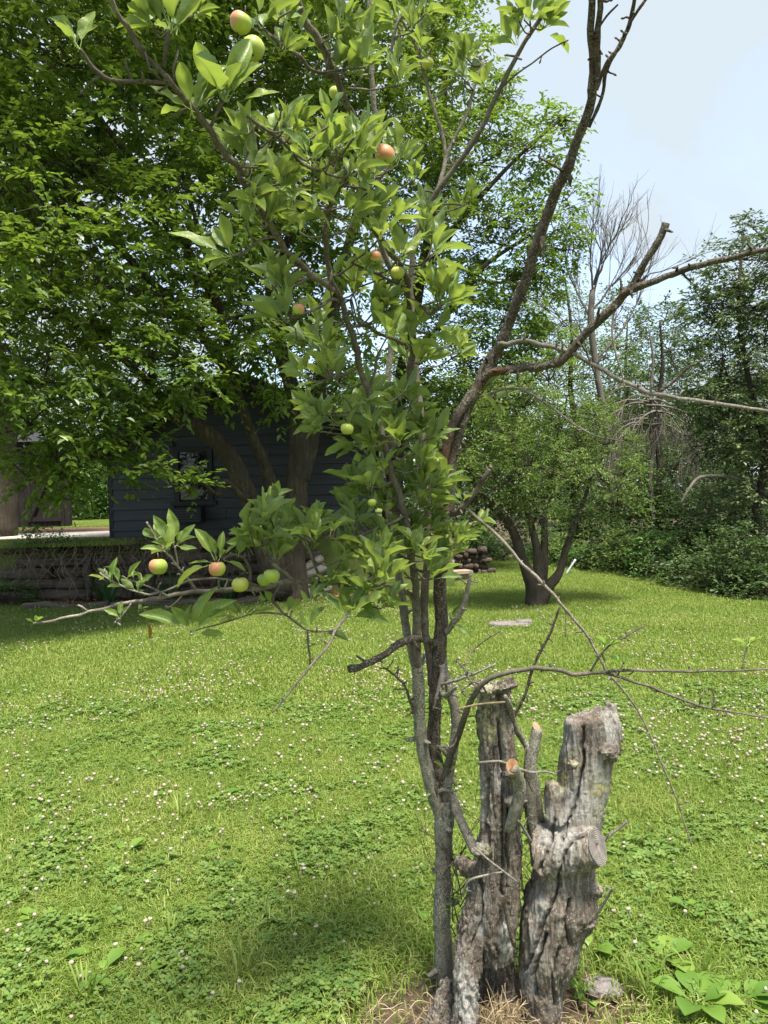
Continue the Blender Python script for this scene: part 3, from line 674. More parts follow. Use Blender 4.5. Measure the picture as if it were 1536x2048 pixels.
make_tree('lawn_tree', 'small dark multi stemmed tree standing alone on the lawn', 'tree', bm, tm,
          pb([(960, 880, dm - .2, .7), (1060, 930, dm - .4, .7), (1000, 970, dm - .3, .5), (1120, 890, dm, .75), (1195, 950, dm, .65), (1160, 1020, dm, .32), (1235, 1010, dm, .32), (1040, 820, dm, .7), (1130, 820, dm + .2, .6), (930, 960, dm, .4), (1210, 890, dm + .3, .5), (1080, 1000, dm - .4, .35), (1260, 960, dm, .3), (990, 800, dm + .3, .6), (900, 900, dm, .5), (1100, 760, dm + .3, .45), (1190, 830, dm + .3, .3), (1270, 1000, dm, .18), (1080, 1040, dm - .5, .16), (960, 1030, dm - .2, .2)]),
          M_MID, M_TRUNKDARK, nleaf=50, leaf=.046, asp=.42, sig=.11, limb_r=.02, twig_r=.003, dens=4.2)

# woods edge on the right
def wtree(name, label, px, d, blobs, mat, z=0, leaf=.09, nleaf=26, dens=1.0, asp=.5, bark=M_TRUNKDARK, r=10, top=None, hexa=False, sig=.19, group='trees at the edge of the woods'):
    b = P(px, 1100, d); b[2] = z
    ty = top if top is not None else min(q[1] for q in blobs)
    tp = P(px + rng.uniform(-30, 30), ty, d)
    pts = np.linspace(b, tp, 6) + np.vstack((np.zeros(3), rng.normal(0, .12, (4, 3)), np.zeros(3)))
    rad = np.linspace(r * d / F, .02, 6)
    return make_tree(name, label, cat='tree', base=b, trunks=[(pts, rad)], blobs=pb([(a, c, dd, rr) for a, c, dd, rr in blobs]), leafmat_=mat, barkm=bark, group=group, leaf=leaf, nleaf=nleaf, dens=dens, asp=asp, hexa=hexa, limb_r=.025, sig=sig)
wt = wtree('oak_tree', 'tall grey green tree at the right edge of the lawn, standing highest there', 1510, 13, [(1490, 520, 13, .75), (1520, 470, 13.2, .45), (1440, 630, 13, .7), (1530, 680, 13, 1.1), (1460, 760, 13, .85), (1510, 880, 13, 1.0), (1430, 890, 13.3, .7), (1545, 1000, 12.7, .85), (1460, 1030, 13.3, .6), (1395, 610, 13.2, .35), (1400, 800, 13.6, .5), (1620, 600, 13, 1.2), (1620, 850, 13, 1.2), (1510, 580, 13, .8)], M_OAK, leaf=.085, dens=3.4, nleaf=40, sig=.13)
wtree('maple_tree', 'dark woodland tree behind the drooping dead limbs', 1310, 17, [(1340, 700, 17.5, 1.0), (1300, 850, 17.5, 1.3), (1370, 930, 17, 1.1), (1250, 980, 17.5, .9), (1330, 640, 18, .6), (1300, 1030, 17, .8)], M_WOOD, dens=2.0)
wtree('elm_tree', 'leafy woodland tree rising between the lawn tree and the bare tree', 1150, 19, [(1130, 640, 19, 1.2), (1180, 730, 19, 1.2), (1110, 780, 19, 1.2), (1200, 850, 18.5, 1.1), (1090, 880, 19, 1.2), (1220, 960, 18.5, 1.0), (1060, 690, 19, 1.1), (1040, 600, 19.5, 1.1), (1110, 560, 19.5, .7), (1250, 800, 19, 1.0), (1230, 720, 19.5, .8), (1290, 900, 19, 1.0)], M_MID, dens=2.0)
wtree('far_tree', 'hazy rounded tree far back in the woods gap', 1250, 26, [(1230, 640, 26, 1.5), (1330, 690, 26, 1.6), (1410, 640, 26, 1.2), (1290, 760, 26, 2.0), (1420, 760, 26, 1.8), (1200, 760, 26, 1.6), (1380, 880, 26, 2.2), (1200, 900, 26, 2.2)], M_OAK, leaf=.15, dens=.9)
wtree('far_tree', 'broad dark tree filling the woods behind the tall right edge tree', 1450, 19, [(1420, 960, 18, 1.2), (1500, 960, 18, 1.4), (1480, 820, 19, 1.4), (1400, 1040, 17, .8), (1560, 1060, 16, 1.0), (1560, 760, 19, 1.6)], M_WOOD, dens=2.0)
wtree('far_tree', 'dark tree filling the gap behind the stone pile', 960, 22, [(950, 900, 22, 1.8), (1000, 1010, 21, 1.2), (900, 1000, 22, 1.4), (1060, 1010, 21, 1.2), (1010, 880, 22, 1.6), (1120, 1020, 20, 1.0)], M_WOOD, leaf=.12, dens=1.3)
# behind cottage and at the left
wtree('yard_tree', 'thick trunked tree at the far left beside the gravel drive', -4, 16.0, [(-60, 640, 16, 1.8), (60, 720, 16.5, 1.6), (120, 560, 16.5, 1.8), (-50, 420, 16, 2.0), (100, 830, 17, 1.0), (-120, 800, 16, 1.5)], M_BIG, z=TZ, bark=M_TRUNKDARK, r=38, dens=1.1, leaf=.12, group='trees behind the cottage')
wtree('yard_tree', 'background tree beyond the shed and the gravel drive', 190, 29, [(130, 800, 29, 2.4), (230, 850, 29, 2.2), (300, 760, 29, 2.4), (60, 900, 29, 2.2), (400, 800, 30, 2.4)], M_SHRUB, z=TZ, leaf=.19, dens=.8, group='trees behind the cottage')
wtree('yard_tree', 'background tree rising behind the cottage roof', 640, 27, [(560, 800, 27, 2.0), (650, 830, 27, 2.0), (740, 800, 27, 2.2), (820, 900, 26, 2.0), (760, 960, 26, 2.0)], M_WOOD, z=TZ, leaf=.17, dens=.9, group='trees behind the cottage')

# far mass of woods closing the horizon
def leafmass(name, mat, n, fpos, size, kind='stuff'):
    cen = fpos(n); yd = rand_unit(n) + np.array((0, 0, -.2)); yd /= np.linalg.norm(yd, axis=1)[:, None]
    nr = rand_unit(n) * .8 + np.array((0, -.3, .9)); nr /= np.linalg.norm(nr, axis=1)[:, None]
    m2 = MB(); leaf_quads(m2, cen, yd, nr, size * rng.uniform(.6, 1.3, n), np.full(n, .6), rng.random(n), False)
    return tag(m2.build(name, mat, smooth=False), kind=kind)
def farpos(n):
    x = rng.uniform(-48, 48, n); y = 40 - np.abs(x) * .25 + rng.uniform(0, 5, n)
    hmax = 6.0 + 1.6 * fbm(np.stack((x * .35, y * 0, x * 0), 1), 5, 3); z = hmax * rng.random(n) ** .8; return np.stack((x, y, z), 1)
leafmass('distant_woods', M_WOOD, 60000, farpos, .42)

# shrubs
def shrub(label, c, r, h, mat, n, leaf, asp=.5, name='shrub', group='undergrowth shrubs along the lawn edge'):
    t = thing(name, label, 'shrub', (c[0], c[1], c[2]), group)
    sm = MB()
    ncl = max(8, n // 22); u = rand_unit(ncl); u[:, 2] = np.abs(u[:, 2]); rr = rng.uniform(.3, 1, ncl) ** .5
    cl = np.array(c) + u * rr[:, None] * np.array((r, r * .8, h)); cl[:, 2] = np.maximum(cl[:, 2], c[2] + .05)
    for q in cl[:40]:
        tube(sm, np.linspace(np.array(c) + rng.normal(0, .06, 3) * np.array((1, 1, 0)), q, 4), np.linspace(.009, .003, 4), 4, cap=False)
    sm.build('stem', M_TRUNKDARK, t, kind='stuff')
    cen, yd, nr, sz, ap = crown(cl, u, 22, .13 * max(.6, r), leaf, asp)
    cen[:, 2] = np.maximum(cen[:, 2], c[2] + .02)
    m2 = MB(); leaf_quads(m2, cen, yd, nr, sz, ap, rng.random(len(cen)), False); m2.build('foliage', mat, t, smooth=False, kind='stuff'); return t
edge = [(965, 1118), (1010, 1122), (1150, 1133), (1195, 1138), (1240, 1143), (1285, 1150), (1330, 1157), (1375, 1165), (1420, 1175), (1465, 1185), (1505, 1193), (1545, 1203), (1100, 1128)]
desc = ['beside the stone pile', 'behind the lawn tree, left of its stems', 'right of the pale leaning pole', 'second to the right of the leaning pole', 'third to the right of the leaning pole', 'under the drooping dead limbs', 'below the dead brush tangle', 'midway along the woods edge', 'under the pale dead branch', 'near the tall right edge tree, on its left', 'at the foot of the tall right edge tree', 'at the very right end of the lawn edge', 'seen between the lawn tree stems']
for k, (px, py) in enumerate(edge):
    c = G(px, py); c = np.array((c[0], c[1] + .3, 0))
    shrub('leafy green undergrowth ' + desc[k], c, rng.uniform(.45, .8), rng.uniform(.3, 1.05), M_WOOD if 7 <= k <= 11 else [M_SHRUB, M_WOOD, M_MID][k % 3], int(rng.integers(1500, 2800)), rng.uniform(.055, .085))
for k in range(9):
    px = 1130 + 50 * k; d = 17.5 - k * .35; c = P(px, 1100, d); c[2] = 0
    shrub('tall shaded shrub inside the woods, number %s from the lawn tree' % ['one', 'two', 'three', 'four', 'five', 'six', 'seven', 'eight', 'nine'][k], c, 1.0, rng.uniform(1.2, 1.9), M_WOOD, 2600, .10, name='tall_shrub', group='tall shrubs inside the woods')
for k, (px, d) in enumerate(((165, 27), (205, 27.5), (250, 28))):
    c = P(px, 1040, d); c[2] = TZ
    shrub('bright green hedge bush ' + ['nearest the shed', 'midway between shed and cottage', 'nearest the cottage corner'][k], c, 1.3, 2.2, M_SHRUB, 3500, .13, name='hedge_bush', group='bushes behind the drive')
c = P(20, 1140, WY - .2); c[2] = 0
shrub('low green weeds growing at the left end of the timber wall', np.array((c[0], WY - .4, .0)), .55, .45, M_SHRUB, 1400, .06, name='weed_bush', group=None)
for px_, r_, h_, lb_ in ((130, .4, .22, 'in its left third'), (300, .35, .16, 'under the air conditioner'), (500, .35, .18, 'beside the big tree trunk')):
    c = P(px_, 1090, WY); shrub('low ragged weeds on top of the timber wall ' + lb_, np.array((c[0], WY + .02, TZ - .08)), r_, h_, M_WOOD, 420, .05, name='weed_bush', group='weeds on the timber wall')
c = P(70, 1080, WY); shrub('trailing vine foliage on top of the timber wall', np.array((c[0], WY + .05, TZ - .05)), .55, .35, M_SHRUB, 500, .07, name='vine_bush', group=None)

# bare dead trees
def bare(mb, p, d, ln, r, lev, up=.25, spread=.5, droop=0):
    n = 5; pts = [np.array(p)]; dr = nrm(d)
    for k in range(n):
        dr = nrm(dr + rng.normal(0, .10, 3) + np.array((0, 0, up * .12 - droop * .35))); pts.append(pts[-1] + dr * ln / n)
    tube(mb, np.array(pts), np.linspace(r, r * .45, n + 1), 4 if lev < 2 else 6, cap=False)
    if lev <= 0: return
    for k in range(rng.integers(3, 5) + (1 if lev > 1 else 0)):
        j = rng.integers(1, n + 1); dd = nrm(dr + rng.normal(0, spread, 3) + np.array((0, 0, up))); bare(mb, pts[j], dd, ln * rng.uniform(.5, .78), r * .5, lev - 1, up, spread, droop)
dt = thing('bare_tree', 'leafless dead tree with a fan of fine grey branches against the sky', 'dead tree', tuple(P(1215, 1120, 17) * np.array((1, 1, 0))))
m2 = MB(); tr = pl([(1215, 1140, 17, 8), (1228, 1020, 17, 7.5), (1216, 930, 17, 7), (1212, 850, 17, 7), (1196, 760, 17, 6.5), (1182, 650, 17, 7), (1185, 580, 17, 5.5)], 0); p2, r2 = catmull(*tr, 4); tube(m2, p2, r2, 8, rough=.06); m2.build('trunk', M_DEADTREE, dt)
for (px, py, tx, ty) in ((1183, 640, 1140, 480), (1185, 600, 1190, 430), (1187, 570, 1240, 430), (1184, 620, 1290, 470), (1182, 650, 1340, 500), (1190, 720, 1370, 560), (1195, 760, 1120, 560), (1186, 590, 1165, 440)):
    m2 = MB(); a = P(px, py, 17); b_ = P(tx, ty, 17 + rng.uniform(-.6, .6)); bare(m2, a, b_ - a, np.linalg.norm(b_ - a) * .72, .028, 3, up=.22, spread=.33); m2.build('limb', M_DEADTREE, dt)
db = thing('dead_tree', 'dead grey trunk with drooping broken brush hanging in the woods', 'dead tree', tuple(P(1300, 1130, 16) * np.array((1, 1, 0))))
m2 = MB(); p2, r2 = catmull(*pl([(1292, 1140, 16, 5), (1306, 1060, 16, 5), (1300, 960, 16, 4.5), (1309, 880, 16, 4), (1301, 800, 16, 3.5), (1306, 720, 16, 2.5), (1296, 650, 16, 1.2)], 0), 4); tube(m2, p2, r2, 8, rough=.06); m2.build('trunk', M_DEADTREE, db)
for k in range(14):
    m2 = MB(); a = P(1300 + rng.uniform(-15, 25), 835 + rng.uniform(-50, 15), 15.9); tx = rng.uniform(-1.1, -.2) if k < 8 else .7
    bare(m2, a, (tx, rng.uniform(-.4, .4), .25), rng.uniform(.8, 1.2), .024, 3, up=-.1, spread=.45, droop=.7); m2.build('dead_limb', M_DEADTREE, db)
m2 = MB(); p2, r2 = catmull(*pl([(1560, 1010, 13.0, 5), (1510, 975, 12.9, 4.5), (1475, 958, 12.8, 4), (1440, 952, 12.7, 4), (1400, 955, 12.6, 3.5), (1380, 975, 12.5, 3), (1360, 1010, 12.5, 2)], 0), 4); tube(m2, p2, r2, 6, rough=.08)
m2.build('dead_limb', M_DEADTREE, wt)
m2 = MB(); a = G(1131, 1150); tube(m2, np.linspace(a + np.array((0, 0, 0)), P(1151, 1119, a[1] + .1), 6), .022, 8); tag(m2.build('leaning_pole', M_METAL), 'pale grey pole leaning behind the lawn tree', 'pole')
m2 = MB(); a = G(1020, 1252); rockmesh((.24, .13, .035), 3, m2, (a[0], a[1], .012)); rockmesh((.10, .08, .05), 5, m2, (a[0] + .16, a[1] + .02, .02)); rockmesh((.14, .09, .035), 9, m2, (a[0] - .12, a[1], .016))
tag(m2.build('flat_rock', M_ROCK), 'flat grey rock lying in the lawn before the small tree', 'rock')

# strappy lily clumps at the wall
def strap_clump(name, label, cat, c, n, ln, mat, group=None, wd=.022, base_r=.07, partname='blade'):
    t = thing(name, label, cat, tuple(c), group)
    for k in range(n):
        a = rng.uniform(0, 2 * np.pi); o = np.array((math.cos(a), math.sin(a), 0)); h = ln * rng.uniform(.6, 1.1); lean = rng.uniform(.25, 1.0)
        s = np.linspace(0, 1, 7); pts = np.array(c) + o * base_r * rng.random() + o * (s[:, None] * h * lean * .75) + np.array((0, 0, 1)) * (h * (s - .62 * lean * s ** 2.3))[:, None]
        sd_ = np.array((-o[1], o[0], 0)) * (wd * (1 - s ** 3) * .5 + .0006)[:, None]; cz = np.array((0, 0, .18 * wd))
        v = np.stack((pts - sd_ + cz, pts, pts + sd_ + cz), 1).reshape(-1, 3); q = []
        for j in range(6):
            q += [(j * 3, j * 3 + 1, j * 3 + 4, j * 3 + 3), (j * 3 + 1, j * 3 + 2, j * 3 + 5, j * 3 + 4)]
        m2 = MB(); m2.add(v, q, rnd=rng.random()); m2.build(partname, mat, t)
    return t
for k, (px, lab) in enumerate(((215, 'left daylily clump at the foot of the timber wall'), (335, 'middle daylily clump below the hanging apples'), (455, 'right daylily clump near the spreading tree'))):
    c = P(px, 1180, WY - .55); strap_clump('daylily', 'strappy dark green ' + lab, 'plant', (c[0], WY - .5, 0), 30, .62, M_LILY, 'daylily clumps at the wall', .03, .12)
lb = MB(); n = 3600; cen = np.stack((rng.uniform(-7, .4, n), WY - .02 - np.abs(rng.normal(0, .42, n)), rng.uniform(.005, .05, n)), 1); cen[2600:, 1] = WY + .15 + rng.random(1000) * .9; cen[2600:, 2] = TZ + rng.uniform(.02, .07, 1000)
leaf_quads(lb, cen, rand_unit(n) * np.array((1, 1, .3)), rand_unit(n) * .5 + np.array((0, 0, 1)), rng.uniform(.04, .09, n), np.full(n, .6), rng.random(n), False)
tag(lb.build('leaf_litter', M_LITTER, smooth=False), 'brown leaf litter in the bed below the timber wall', 'leaf litter', kind='stuff')
# ------------------------------------------------------------------ grass (tiles scattered over the lawn)
def blade_tile(name, n, size, hmin, hmax, wd, mat, flat=.5, segs=2):
    mbx = MB(); x = rng.normal(0, size * .42, n); y = rng.normal(0, size * .42, n); h = rng.uniform(hmin, hmax, n)
    a = rng.uniform(0, 2 * np.pi, n); lean = rng.uniform(.1, 1.0, n) ** 1.0 * flat * 2
    o = np.stack((np.cos(a), np.sin(a), 0 * a), 1); sdv = np.stack((-np.sin(a), np.cos(a), 0 * a), 1); w2 = wd * rng.uniform(.6, 1.3, n)
    b = np.stack((x, y, 0 * x), 1); up = np.array((0, 0, 1.0))
    m = b + o * (h * lean * .35)[:, None] + up * (h * .62)[:, None]; tp = b + o * (h * lean)[:, None] + up * (h * (1.0 - .30 * lean))[:, None]
    v = np.stack((b - sdv * w2[:, None] * .5, b + sdv * w2[:, None] * .5, m - sdv * w2[:, None] * .42, m + sdv * w2[:, None] * .42, tp), 1).reshape(-1, 3); k = np.arange(n)[:, None] * 5
    mbx.add(v, np.concatenate((k, k + 1, k + 3, k + 2), 1), np.concatenate((k + 2, k + 3, k + 4), 1), rnd=np.repeat(rng.random(n), 5))
    return bpy.data.objects.new(name, mbx.mesh(name, mat, smooth=False))
def clover_tile(name, n, size, mat):
    mbx = MB()
    x = rng.normal(0, size * .45, n); y = rng.normal(0, size * .45, n); h = rng.uniform(.012, .042, n); r = rng.uniform(.0055, .0105, n)
    for k in range(n):
        tl = rand_unit(1)[0] * .35 + np.array((0, 0, 1)); tl = nrm(tl); u = nrm(np.cross(tl, (1, .3, 0))); v_ = np.cross(tl, u); c = np.array((x[k], y[k], h[k])); a0 = rng.uniform(0, 6.28); rn = rng.random()
        for j in range(3):
            a = a0 + j * 2.094; d = u * math.cos(a) + v_ * math.sin(a); s = np.cross(tl, d); R = r[k]
            pts = [c, c + d * R * .9 + s * R * .75 + tl * R * .25, c + d * R * 1.7 + s * R * .55 + tl * R * .2, c + d * R * 1.55 + tl * R * .05, c + d * R * 1.7 - s * R * .55 + tl * R * .2, c + d * R * .9 - s * R * .75 + tl * R * .25]
            mbx.add(pts, [(0, 1, 2, 3), (0, 3, 4, 5)], rnd=rn)
    return bpy.data.objects.new(name, mbx.mesh(name, mat, smooth=False))
def gn_scatter(name, pts, rot, scl, idx, coll, label):
    me = bpy.data.meshes.new(name); me.vertices.add(len(pts)); me.vertices.foreach_set('co', np.asarray(pts, np.float32).ravel())
    a = me.attributes.new('rot', 'FLOAT_VECTOR', 'POINT'); a.data.foreach_set('vector', np.asarray(rot, np.float32).ravel())
    a = me.attributes.new('scl', 'FLOAT_VECTOR', 'POINT'); a.data.foreach_set('vector', np.asarray(scl, np.float32).ravel())
    a = me.attributes.new('idx', 'INT', 'POINT'); a.data.foreach_set('value', np.asarray(idx, np.int32))
    o = bpy.data.objects.new(name, me); COL.objects.link(o)
    ng = bpy.data.node_groups.new(name, 'GeometryNodeTree'); ng.interface.new_socket('Geometry', in_out='INPUT', socket_type='NodeSocketGeometry'); ng.interface.new_socket('Geometry', in_out='OUTPUT', socket_type='NodeSocketGeometry')
    n = ng.nodes.new; gi = n('NodeGroupInput'); go = n('NodeGroupOutput'); ip = n('GeometryNodeInstanceOnPoints'); ci = n('GeometryNodeCollectionInfo')
    ci.inputs['Collection'].default_value = coll; ci.inputs['Separate Children'].default_value = True; ci.inputs['Reset Children'].default_value = True
    ip.inputs['Pick Instance'].default_value = True
    def na(nm, ty):
        x = n('GeometryNodeInputNamedAttribute'); x.data_type = ty; x.inputs['Name'].default_value = nm; return x.outputs[0]
    k = ng.links.new; k(gi.outputs[0], ip.inputs['Points']); k(ci.outputs[0], ip.inputs['Instance']); k(na('rot', 'FLOAT_VECTOR'), ip.inputs['Rotation']); k(na('scl', 'FLOAT_VECTOR'), ip.inputs['Scale']); k(na('idx', 'INT'), ip.inputs['Instance Index']); k(ip.outputs[0], go.inputs[0])
    md = o.modifiers.new('scatter', 'NODES'); md.node_group = ng
    return tag(o, label, kind='stuff')

def lawn_points(step, y0, y1, margin=.25):
    out = []
    y = y0
    while y < y1:
        hw = y * .53 + margin
        n = int(2 * hw / step) + 1
        x = np.linspace(-hw, hw, n) + rng.uniform(-step * .5, step * .5, n); out.append(np.stack((x, y + rng.uniform(-step * .5, step * .5, n)), 1)); y += step
    p = np.concatenate(out)
    px = p[:, 0]; py = p[:, 1]
    keep = ~((px < TX1) & (py > WY - .55 - .25 * np.clip((-px - 2) / 3, 0, 1)))
    edge_y = np.interp(px, [1.0, 1.6, 3, 4.5, 6, 7.5], [19.0, 18.5, 16.0, 14.2, 12.6, 11.4])
    keep &= py < edge_y
    return p[keep]
coll = bpy.data.collections.new('grass_tiles')
for k in range(5): coll.objects.link(blade_tile('grass_tile_%d' % k, 1300, .28, .018, .06, .0042, M_GRASS, .75))
collf = bpy.data.collections.new('grass_tiles_far')
for k in range(4): collf.objects.link(blade_tile('grass_far_%d' % k, 1100, .5, .02, .055, .0075, M_GRASS, .7))
p = np.vstack((lawn_points(.155, 1.85, 5.2),))
keepp = rng.random(len(p)) > soil_amt(p[:, 0], p[:, 1]) * 1.6
p = p[keepp]; n = len(p)
hh = 1 + .35 * fbm(np.stack((p[:, 0] * 1.7, p[:, 1] * 1.7, 0 * p[:, 0]), 1), 21, 2)
gn_scatter('grass', np.stack((p[:, 0], p[:, 1], np.zeros(n) - .006), 1), np.stack((rng.normal(0, .04, n), rng.normal(0, .04, n), rng.uniform(0, 6.28, n)), 1), np.stack((np.ones(n), np.ones(n), np.clip(hh, .6, 1.5)), 1), rng.integers(0, 5, n), coll, 'short mown green lawn grass near the camera')
p = lawn_points(.30, 5.1, 19); n = len(p)
gn_scatter('far_grass', np.stack((p[:, 0], p[:, 1], np.zeros(n) - .006), 1), np.stack((rng.normal(0, .03, n), rng.normal(0, .03, n), rng.uniform(0, 6.28, n)), 1), np.stack((np.ones(n), np.ones(n), rng.uniform(.8, 1.2, n)), 1), rng.integers(0, 4, n), collf, 'mown lawn grass running back to the trees')
# terrace turf
q = np.stack((rng.uniform(-8.5, -4.3, 700), rng.uniform(WY + .2, 13.8, 700)), 1); q2 = np.stack((rng.uniform(-16, -4, 1500), rng.uniform(20.5, 29, 1500)), 1); q = np.vstack((q, q2)); n = len(q)
gn_scatter('terrace_grass', np.stack((q[:, 0], q[:, 1], np.full(n, TZ)), 1), np.stack((0 * q[:, 0], 0 * q[:, 0], rng.uniform(0, 6.28, n)), 1), np.ones((n, 3)) * np.array((1, 1, 1.3)), rng.integers(0, 4, n), collf, 'grass on the terrace beside the drive')
# clover leaves
collc = bpy.data.collections.new('clover_tiles')
for k in range(4): collc.objects.link(clover_tile('clover_tile_%d' % k, 90, .12, M_CLOVER))
p = lawn_points(.085, 1.9, 6.0)
den = fbm(np.stack((p[:, 0] * 1.4, p[:, 1] * 1.4, 0 * p[:, 0]), 1), 33, 2) * 1.1 - .85
den += .75 * np.exp(-(((p[:, 0] + .30) / .45) ** 2 + ((p[:, 1] - 2.95) / .45) ** 2)) + .8 * np.exp(-(((p[:, 0] + .05) / .3) ** 2 + ((p[:, 1] - 2.6) / .22) ** 2))
p = p[(rng.random(len(p)) < np.clip(den + .25, .14, .6)) & (soil_amt(p[:, 0], p[:, 1]) < .45)]; n = len(p)
gn_scatter('clover', np.stack((p[:, 0], p[:, 1], np.zeros(n)), 1), np.stack((0 * p[:, 0], 0 * p[:, 0], rng.uniform(0, 6.28, n)), 1), np.ones((n, 3)) * rng.uniform(.9, 1.3, n)[:, None], rng.integers(0, 4, n), collc, 'low clover leaves growing through the lawn')

# clover flowers
def flower_mesh(mbx, c, r, h, lowpoly=False):
    c = np.array(c, float); top = c + np.array((rng.normal(0, .15 * h), rng.normal(0, .15 * h), h))
    if not lowpoly: tube(mbx, np.linspace(c, top, 3), .0012, 3, cap=False, rnd=.4)
    n1, n2 = (3, 6) if lowpoly else (4, 9)
    v = []
    for a in range(n1 + 1):
        for b_ in range(n2):
            th = math.pi * (a + .15) / (n1 + .3); ph = 2 * math.pi * (b_ + .5 * (a % 2)) / n2; k = r * (1 + rng.uniform(-.28, .22)); v.append(top + np.array((math.sin(th) * math.cos(ph) * k, math.sin(th) * math.sin(ph) * k, math.cos(th) * k * .8)))
    q = [(a * n2 + b_, (a + 1) * n2 + b_, (a + 1) * n2 + (b_ + 1) % n2, a * n2 + (b_ + 1) % n2) for a in range(n1) for b_ in range(n2)]
    mbx.add(v, q, rnd=rng.random())
nc = 30000; y = 2.0 + 12 * rng.random(nc) ** .9; x = rng.uniform(-1, 1, nc) * (y * .54 + .1)
pp = project(np.stack((x, y, 0 * x), 1))
dn = .10 + 0 * x
dn += .8 * np.exp(-(((x + 1.0) / 1.5) ** 2 + ((y - 5.4) / 1.6) ** 2))
dn += .55 * np.exp(-(((x - 1.2) / 1.6) ** 2 + ((y - 7.0) / 1.4) ** 2)) + .35 * np.exp(-(((x - 2.2) / .9) ** 2 + ((y - 4.6) / 1.0) ** 2))
dn += .3 * (y > 8) * np.exp(-((x + 2) / 3) ** 2)
dn *= np.clip(.55 + 1.1 * fbm(np.stack((x * 1.2, y * .8, 0 * x), 1), 44, 2), .05, 1.6)
ok = (rng.random(nc) < dn * .62) & (soil_amt(x, y) < .3) & ~((x < TX1) & (y > WY - 1.0)) & (y < np.interp(x, [1, 3, 6], [17, 15, 11.5]))
x, y = x[ok], y[ok]; o_ = np.argsort(y); x, y = x[o_], y[o_]
protos = []
for k in range(8):
    m2 = MB(); flower_mesh(m2, (0, 0, 0), .0080, rng.uniform(.045, .075)); protos.append(m2.mesh('clover_flower', M_PETAL))
for k in range(min(300, len(x))):
    o = bpy.data.objects.new('clover_flower', protos[k % 8]); COL.objects.link(o); o.location = (x[k], y[k], 0); o.rotation_euler = (rng.normal(0, .15), rng.normal(0, .15), rng.uniform(0, 6.28)); s = rng.uniform(.7, 1.25); o.scale = (s, s, rng.uniform(.8, 1.15))
    tag(o, 'small round white clover flower standing in the lawn', 'flower', 'white clover flowers scattered in the lawn')
m2 = MB()
for k in range(300, len(x)): flower_mesh(m2, (x[k], y[k], 0), .0098 * rng.uniform(.7, 1.3), rng.uniform(.05, .075), True)
if len(x) > 300: tag(m2.build('far_clover_flowers', M_PETAL), 'many tiny white clover flowers farther back in the lawn', kind='stuff')

# broadleaf weeds
def weed(label, c, n, ln, mat=M_WEED, upright=.5, asp=.5):
    t = thing('plantain_weed', label, 'weed', (c[0], c[1], 0), 'broad leaved weeds in the lawn')
    for k in range(n):
        a = rng.uniform(0, 6.28) ; e = rng.uniform(.3, 1.1) * upright + .2; d = np.array((math.cos(a) * math.cos(e), math.sin(a) * math.cos(e), math.sin(e))); sdv = np.array((-math.sin(a), math.cos(a), 0)); up = np.cross(d, -sdv) * -1
        up = np.cross(sdv, d) * -1 if np.cross(sdv, d)[2] < 0 else np.cross(sdv, d)
        s = np.linspace(0, 1, 8); h = ln * 1.1 * rng.uniform(.55, 1.15); wv = np.interp(s, [0, .25, .4, .65, .9, 1], [.05, .06, .6, 1.0, .5, .03]) * h * asp * .5
        cen = np.array((c[0], c[1], .01)) + d * (s * h)[:, None] - np.array((0, 0, 1)) * (.28 * h * s ** 2.5)[:, None]
        v = np.stack((cen - sdv * wv[:, None] + up * (wv * .35)[:, None] + up * (.05 * wv * np.sin(s * 19))[:, None], cen, cen + sdv * wv[:, None] + up * (wv * .35)[:, None]), 1).reshape(-1, 3); q = []
        for j in range(7): q += [(j * 3, j * 3 + 1, j * 3 + 4, j * 3 + 3), (j * 3 + 1, j * 3 + 2, j * 3 + 5, j * 3 + 4)]
        m2 = MB(); m2.add(v, q, rnd=rng.random()); m2.build('leaf', mat, t)
    return t
weeds = [(205, 1955, 'pale plantain weed at the bottom left corner of the lawn', 5, .10), (235, 1985, 'lower of two plantain weeds at the bottom left corner', 4, .08), (75, 1845, 'light green plantain weed near the left edge', 6, .10), (110, 1860, 'plantain weed just right of another at the left edge', 4, .09),
         (270, 1890, 'lone plantain weed with two oval leaves', 2, .08), (300, 1895, 'small plantain weed beside the one with two oval leaves', 3, .075), (340, 1935, 'bright upright plantain weed below the clover patch', 4, .09), (400, 1840, 'narrow plantain weed above the clover patch', 3, .09),
         (250, 1715, 'wide pale plantain weed left of the clover patch', 7, .10), (180, 1660, 'flat light green weed in the left middle lawn', 7, .11), (200, 1550, 'weed in the left lawn beyond the flat light one', 5, .10), (350, 1600, 'weed with a tall grass blade near the middle lawn', 5, .10), (440, 1605, 'light green weed in the middle lawn', 5, .11), (445, 1700, 'two leaved pale weed in the middle lawn', 3, .11),
         (1370, 1750, 'light green weed to the right of the stumps', 4, .10), (1385, 1830, 'lower light green weed right of the stumps', 5, .11), (1330, 1930, 'spreading weed beside the bare soil', 7, .13), (1180, 1910, 'dark leaved weed at the right foot of the grey stump', 6, .11), (1395, 2020, 'large leafy weed at the bottom right', 9, .15), (1480, 2010, 'leafy weed right of the large one at the bottom right', 7, .13), (1180, 2010, 'low weed in the soil under the grey stump', 4, .09), (850, 1860, 'small weed left of the apple trunk', 4, .08), (700, 1800, 'small round leaved weed in the clover', 4, .07), (640, 1950, 'round leaved weed at the bottom middle', 4, .08), (690, 2010, 'round leaved weed at the bottom edge', 4, .08), (120, 1930, 'pale weed near the bottom left', 4, .09), (520, 1880, 'curled upright weed in the clover patch', 3, .1)]
for (px, py, lab, n, ln) in weeds: weed(lab, G(px, py), n, ln)
